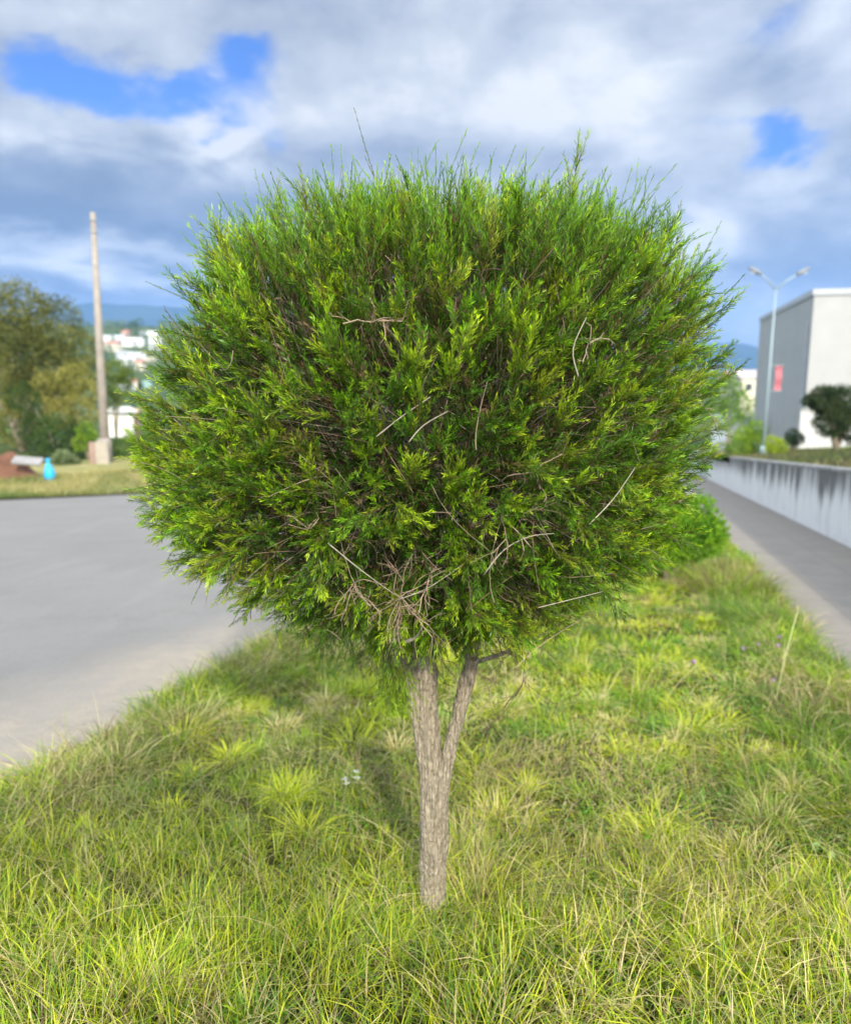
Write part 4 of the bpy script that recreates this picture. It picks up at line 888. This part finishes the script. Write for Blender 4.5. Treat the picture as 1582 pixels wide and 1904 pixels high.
dirv = Vector((c2.x - c1.x, c2.y - c1.y, 0)); Ln_ = dirv.length; dirv.normalize(); nrm = Vector((dirv.y, -dirv.x, 0))
hall = empty('large_hall', (c1.x, c1.y, T(c1.x, c1.y) - .5), math.atan2(dirv.y, dirv.x)); tag(hall, 'huge plain pale grey hall with a flat roof standing on the right', 'building')
Hh = zt - hall.location.z; Wd_ = 26.
m_ = MB(); m_.box((Ln_ / 2, -Wd_ / 2, Hh / 2 - 2), (Ln_, Wd_, Hh + 4)); m_.build('walls', SHEET, hall)
m_ = MB()
for yy0, ln, ax_ in ((.06, Ln_ + .24, 0), (-Wd_ - .06, Ln_ + .24, 0)): m_.box((Ln_ / 2, yy0, Hh - .16), (ln, .12, .42))
for xx0 in (-.06, Ln_ + .06): m_.box((xx0, -Wd_ / 2, Hh - .16), (.12, Wd_ - .002, .419))
m_.build('roof_edge', TRIM, hall)
m_ = MB()
for k in range(1, 9): m_.box((Ln_ * k / 9, .0, Hh / 2 - .3), (.04, .02, Hh - .4))
m_.build('panel_joints', SHEET, hall)
m_ = MB()
for k in range(1, 6): m_.box((-.0, -Wd_ / 2, Hh * k / 6), (.02, Wd_ - .4, .04))
m_.build('course_lines', SHEET, hall)
m_ = MB(); m_.box((.9, .12, Hh * .42), (.14, .14, Hh * .8)); m_.build('downpipe', TRIM, hall)
# white plot wall in front of the hall
pw0 = at(1484, 800, 46)
pw = empty('white_wall', (pw0.x, 46, T(pw0.x, 46) - .1), rad(-9)); tag(pw, 'white rendered yard wall with sloping top between the hall and the round tree', 'wall')
m_ = MB(); top0 = at(1490, 763, 46).z - pw.location.z
m_.add([(0, -.12, -.5), (9, -.12, -.5), (9, .12, -.5), (0, .12, -.5), (0, -.12, top0), (9, -.12, top0 - .3), (9, .12, top0 - .3), (0, .12, top0)], [(3, 2, 1, 0), (4, 5, 6, 7), (0, 1, 5, 4), (1, 2, 6, 5), (2, 3, 7, 6), (3, 0, 4, 7)]); m_.build('wall_panel', WHITE, pw)
m_ = MB(); m_.add([(-.05, -.17, top0 + .002), (9.05, -.17, top0 - .3), (9.05, .17, top0 - .3), (-.05, .17, top0 + .002), (-.05, -.17, top0 + .09), (9.05, -.17, top0 - .21), (9.05, .17, top0 - .21), (-.05, .17, top0 + .09)], [(3, 2, 1, 0), (4, 5, 6, 7), (0, 1, 5, 4), (1, 2, 6, 5), (2, 3, 7, 6), (3, 0, 4, 7)]); m_.build('coping', COPE, pw)

# ---------------------------------------------------------------- concrete pole etc. on the left
CONC = plain('pole_concrete', (.30, .265, .225), .85, .2, 3)
py0 = 32.0; pb = at(197, 858, py0); pz = T(pb.x, py0); pole = empty('utility_pole', (pb.x, py0, pz)); tag(pole, 'tall bare tapering concrete pole across the road at the left', 'pole')
pt = at(172, 395, py0); m_ = MB(); Hp = pt.z - pz; dxp = (pt.x - pb.x) * .0 + .18
m_.tube([(0, 0, -.3), (dxp * .5, 0, Hp * .5), (dxp, 0, Hp)], [.20, .155, .10], 14); m_.build('pole_shaft', CONC, pole, True)
for zz in (Hp - .35, Hp - .8): m_ = MB(); m_.tube([(dxp * .95, 0, zz), (dxp * .95, 0, zz + .05)], [.125, .125], 14); m_.build('steel_band', HEAD, pole, True)
m_ = MB(); m_.tube([(0, 0, -.1), (0, 0, .9), (0, 0, 1.0)], [.30, .27, .21], 14); m_.build('footing', CONC, pole, True)
bk = at(186, 838, 31.3); bz = T(bk.x, 31.3); blk = empty('block_wall', (bk.x, 31.3, bz)); tag(blk, 'short pinkish and cream block wall stub in front of the pole foot', 'wall')
PINK = plain('pink_block', (.28, .19, .155), .85, .2, 5); CREAM = plain('cream_block', (.36, .32, .26), .85, .15, 5)
hb = at(186, 822, 31.3).z - bz; m_ = MB(); m_.box((-.27, 0, hb / 2 - .05), (.24, .2, hb + .1)); m_.build('pink_face', PINK, blk, False, .01)
m_ = MB(); m_.box((.11, 0, hb / 2 - .05), (.50, .22, hb + .14)); m_.build('cream_face', CREAM, blk, False, .01)
# red earth heap, slab and blue sack
EARTH = plain('red_earth', (.14, .07, .045), .95, .35, 3, .1, 0, .6, .05)
he = at(20, 872, 27.5); hz = T(he.x, 27.0); xs_ = np.linspace(-1.6, 1.25, 50); ys_ = np.linspace(-1.0, 1.2, 36); gx, gy2 = np.meshgrid(xs_, ys_)
gz = .85 * np.exp(-((gx + .3) / .85) ** 2 - (gy2 / .6) ** 2) * (1 + .25 * (fb(gx, gy2, .3, 3) - .5) * 3) + .5 * np.exp(-((gx - .5) / .5) ** 2 - ((gy2 - .1) / .45) ** 2) - .04
i = (np.arange(49)[None] + 50 * np.arange(35)[:, None]).ravel(); o = link('earth_heap', npmesh('earth_heap', np.stack([gx, gy2, gz], -1).reshape(-1, 3), np.stack([i, i + 1, i + 51, i + 50], -1), smooth=True), EARTH); o.location = (he.x, 27.0, hz); tag(o, 'heap of reddish brown earth at the left edge across the road', 'earth heap')
sl0 = at(48, 858, 26.2); m_ = MB(); m_.box((0, 0, 0), (.95, .4, .10)); o = m_.build('concrete_slab', plain('pale_slab', (.27, .26, .25), .85, .15, 4), None, False, .02); o.location = (sl0.x, 26.35, sl0.z); o.rotation_euler = (rad(28), rad(5), .1); tag(o, 'pale broken slab lying on the reddish earth heap', 'slab')
BLUE = plain('blue_plastic', (.02, .42, .80), .4, .12, 6, .5); sb = at(92, 878, 26.3); m_ = MB(); hs = at(92, 853, 26.3).z - T(sb.x, 26.3)
prf = [(0, .11), (.05, .16), (.3, .18), (.55, .14), (.75, .07), (.82, .035), (.9, .06), (1., .075)]
m_.tube([(.02 * math.sin(z_ * 6), 0, z_ * hs) for z_, r0 in prf], [r0 for z_, r0 in prf], 14, .07); o = m_.build('blue_sack', BLUE, None, True); o.location = (sb.x, 26.3, T(sb.x, 26.3)); tag(o, 'bright blue tied plastic sack standing on the verge', 'sack')
# dry verge grass
n = 26000; x = rng.uniform(-17, -4, n); y = far_edge_y(x) + rng.uniform(-.1, 1, n) * 6.5 + .1; P = np.stack([x, y, np.maximum(terrain(x, y), -SL * y + .02) + .03], -1); th = rng.uniform(0, 6.28, n); ln = rng.uniform(.1, .8, n); D = unit(np.stack([np.cos(th) * ln, np.sin(th) * ln, np.ones(n)], -1))
gm = sstep(fb(x, y, 1.3, 12), .42, .6); near = np.exp(-((y - far_edge_y(x)) / .9) ** 2); cc = lerp(np.tile(np.array([.46, .40, .17]), (n, 1)), np.tile(np.array([.14, .20, .04]), (n, 1)), (gm * .6 + near * .6).clip(0, 1)) * rng.uniform(.7, 1.3, (n, 1))
V, Fq, C = blades(P, D, rng.uniform(.08, .28, n), rng.uniform(.012, .03, n), rng.uniform(.1, .8, n), cc * .7, cc, 2); tag(link('verge_grass', npmesh('verge_grass', V, Fq, C), GRASS), 'dry yellow grass on the verge across the road', 'grass', None, 'stuff')
n = 16000; y = rng.uniform(9, 60, n); a = 3.4 + rng.uniform(0, 1, n) ** 1.3 * 16; x = a + DX * y; P = np.stack([x, y, terrain(x, y) - .01], -1); th = rng.uniform(0, 6.28, n); ln = rng.uniform(.1, .8, n); D = unit(np.stack([np.cos(th) * ln, np.sin(th) * ln, np.ones(n)], -1))
cc = lerp(np.tile(np.array([.14, .22, .03]), (n, 1)), np.tile(np.array([.30, .26, .10]), (n, 1)), sstep(fb(x, y, 2., 15), .4, .65)) * rng.uniform(.7, 1.3, (n, 1))
V, Fq, C = blades(P, D, rng.uniform(.05, .16, n), rng.uniform(.015, .035, n), rng.uniform(.1, .8, n), cc * .7, cc, 2); tag(link('bank_grass', npmesh('bank_grass', V, Fq, C), GRASS), 'mown green grass on the bank above the stained wall', 'grass', None, 'stuff')

# ---------------------------------------------------------------- houses
HM = {}
def hmat(c):
    if c not in HM: HM[c] = plain('house_render', c, .85, .1, .6)
    return HM[c]
def house(label, x, y, z, w_, d_, h_, rz, wc, roof, rc, group, name='house'):
    r = empty(name, (x, y, z), rz); tag(r, label, 'house', group)
    m_ = MB(); m_.box((0, 0, h_ / 2 - 2), (w_, d_, h_ + 4)); wl = m_.build('walls', hmat(wc), r)
    m_ = MB()
    if roof == 'gable':
        rh = d_ * .28; o_ = .4; X_, Y_ = w_ / 2 + o_, d_ / 2 + o_
        m_.add([(-X_, -Y_, h_), (X_, -Y_, h_), (X_, Y_, h_), (-X_, Y_, h_), (-X_, 0, h_ + rh), (X_, 0, h_ + rh)], [(3, 2, 1, 0), (0, 1, 5, 4), (2, 3, 4, 5), (1, 2, 5), (3, 0, 4)])
    else: m_.box((0, 0, h_ + .15), (w_ + .5, d_ + .5, .3))
    m_.build('roof', hmat(rc), r)
    nw = max(2, int(w_ / 3)); ns = max(1, int(h_ / 3))
    for s_i in range(ns if w_ > 4 else 0):
        for k in range(nw):
            m_ = MB(); m_.box((-w_ / 2 + w_ * (k + .5) / nw, -d_ / 2 - .02, 1.6 + s_i * 2.9), (1.2, .1, 1.2)); m_.build('window', GLASS, r)
    return r
wh, cr_, pk, gy3, tr3 = (.78, .78, .76), (.66, .60, .46), (.60, .42, .36), (.48, .50, .52), (.45, .20, .13)
hs_ = [('small white house next to the pole on the far hillside', 197, 628, 10, 6, wh, 'flat', gy3), ('little grey roofed house just right of the topmost white one', 222, 630, 9, 5, gy3, 'gable', gy3), ('long white block highest on the far hillside', 250, 636, 22, 7, wh, 'flat', wh),
       ('cream long house under the pole side of the hillside town', 212, 645, 15, 6, cr_, 'gable', tr3), ('white house at the crown edge, upper right of the town', 284, 622, 11, 7, wh, 'flat', gy3), ('pale house half hidden by the crown, second from the top', 290, 640, 12, 7, wh, 'gable', gy3),
       ('grey walled house in the middle of the hillside town', 232, 660, 12, 6, gy3, 'flat', wh), ('white wide house in the middle of the town', 255, 662, 14, 6, wh, 'flat', gy3), ('white house with pale roof lower in the town', 240, 675, 12, 6, wh, 'gable', gy3), ('cream house at the crown edge, mid height', 283, 668, 12, 4.5, cr_, 'flat', wh),
       ('small cream house low in the middle of the town', 262, 680, 7, 5, cr_, 'gable', tr3), ('grey house standing among trees low on the hillside', 238, 722, 6, 5, gy3, 'flat', gy3), ('cream house among trees, right of the low grey one', 250, 715, 5, 4, cr_, 'gable', tr3), ('turquoise roofed hut low on the hillside by the crown', 276, 710, 6, 3, (.40, .60, .58), 'flat', (.40, .60, .58)),
       ('pink roofed cottage on the hillside left of the topmost block', 236, 618, 8, 4, pk, 'gable', tr3), ('pale cottage at the top of the hill near the crown', 268, 615, 8, 4, (.6, .62, .62), 'flat', gy3)]
for k, (lb2, px_, py_, w_, h_, wc, rf, rc) in enumerate(hs_):
    # walk down the sight line until it meets the hillside
    d = ray(px_, py_ + 8); yy0 = 300.
    while yy0 < 900 and CAMH + d[2] / d[1] * yy0 > T(d[0] / d[1] * yy0, yy0): yy0 += 2
    x0 = d[0] / d[1] * yy0; house(lb2, x0, yy0, T(x0, yy0), w_ * .8, 8, h_, rad((k * 37) % 50 - 25), wc, rf, rc, 'houses of the town on the far hillside')
p0 = at(226, 795, 75); house('white gabled house with a terracotta side, just right of the pole', p0.x, 75, p0.z, 1.5, 1.7, 1.5, rad(62), (.82, .80, .72), 'gable', (.62, .60, .55), 'houses nearer the road')
p0 = at(248, 792, 78); house('terracotta coloured house beside the white gable', p0.x, 78, p0.z, 1.2, 2, 1.4, rad(10), (.55, .33, .24), 'flat', (.5, .34, .26), 'houses nearer the road')
for lb2, px_, py_, D_0, w_, h_, wc, rf, rc in [('house with a pink tiled roof between the mountain and the light green tree', 1364, 722, 170, 5, 2.2, cr_, 'gable', (.62, .30, .24)), ('cream house with a grey pink roof right beside the hall', 1388, 735, 150, 5.5, 3.2, cr_, 'gable', (.48, .40, .40)),
       ('small white house showing through shrubs above the low wall', 1358, 802, 75, 2.2, 1.3, wh, 'flat', wh), ('grey white outbuilding beside the far end of the path', 1322, 880, 44, 1.2, .9, (.6, .62, .62), 'flat', (.5, .5, .5))]:
    p0 = at(px_, py_, D_0); house(lb2, p0.x, D_0, p0.z, w_, max(3., w_), h_, rad(8), wc, rf, rc, 'houses nearer the road')
# far woods on the hillside (one mass) and the valley
n = 900; yy0 = rng.uniform(110, 900, n); xx0 = yy0 * rng.uniform(-.62, -.22, n); V_, F_, C_ = [], [], []
xx0[600:] = yy0[600:] * rng.uniform(-.22, .75, 300); yy0[600:] = yy0[600:] * 1.0 + 60; hide = (np.abs(xx0 / yy0 + .0) < 2); per = 46
zz0 = terrain(xx0, yy0); R = rng.uniform(1.6, 4.2, n) * np.where(yy0 > 300, 1.15, .8)
cen = np.stack([xx0, yy0, zz0 + R * .7], -1)[:, None].repeat(per, 1); d = unit(rng.normal(0, 1, (n, per, 3))); P = (cen + d * (R[:, None] * rng.uniform(.5, 1.05, (n, per)))[..., None]).reshape(-1, 3)
cc = (np.array([(.05, .095, .02), (.08, .14, .03), (.14, .19, .05)])[rng.integers(0, 3, n)][:, None].repeat(per, 1) * rng.uniform(.7, 1.3, (n, per, 1))).reshape(-1, 3); LL = R[:, None].repeat(per, 1).ravel() * rng.uniform(.45, .75, n * per)
V, Fq, C = leaves_quads(P, unit(d.reshape(-1, 3) + rng.normal(0, .8, P.shape)), LL, LL * .6, cc, cc); tag(link('far_woods', npmesh('far_woods', V, Fq, C), BGLEAF), 'mass of distant trees scattered over the valley and the far hillside', 'woods', None, 'stuff')

# ---------------------------------------------------------------- haze
HZ, t = matl('haze'); pv = t.new('ShaderNodeVolumePrincipled'); pv.inputs['Color'].default_value = (.30, .54, 1.0, 1); pv.inputs['Density'].default_value = 1.5e-4; pv.inputs['Anisotropy'].default_value = .0
o_ = t.new('ShaderNodeOutputMaterial'); t.l.new(pv.outputs[0], o_.inputs['Volume'])
m_ = MB(); m_.box((0, 2700, 215), (9000, 6400, 530)); hz_ = m_.build('haze', HZ); tag(hz_, 'thin bluish haze over the valley', 'haze', None, 'stuff')
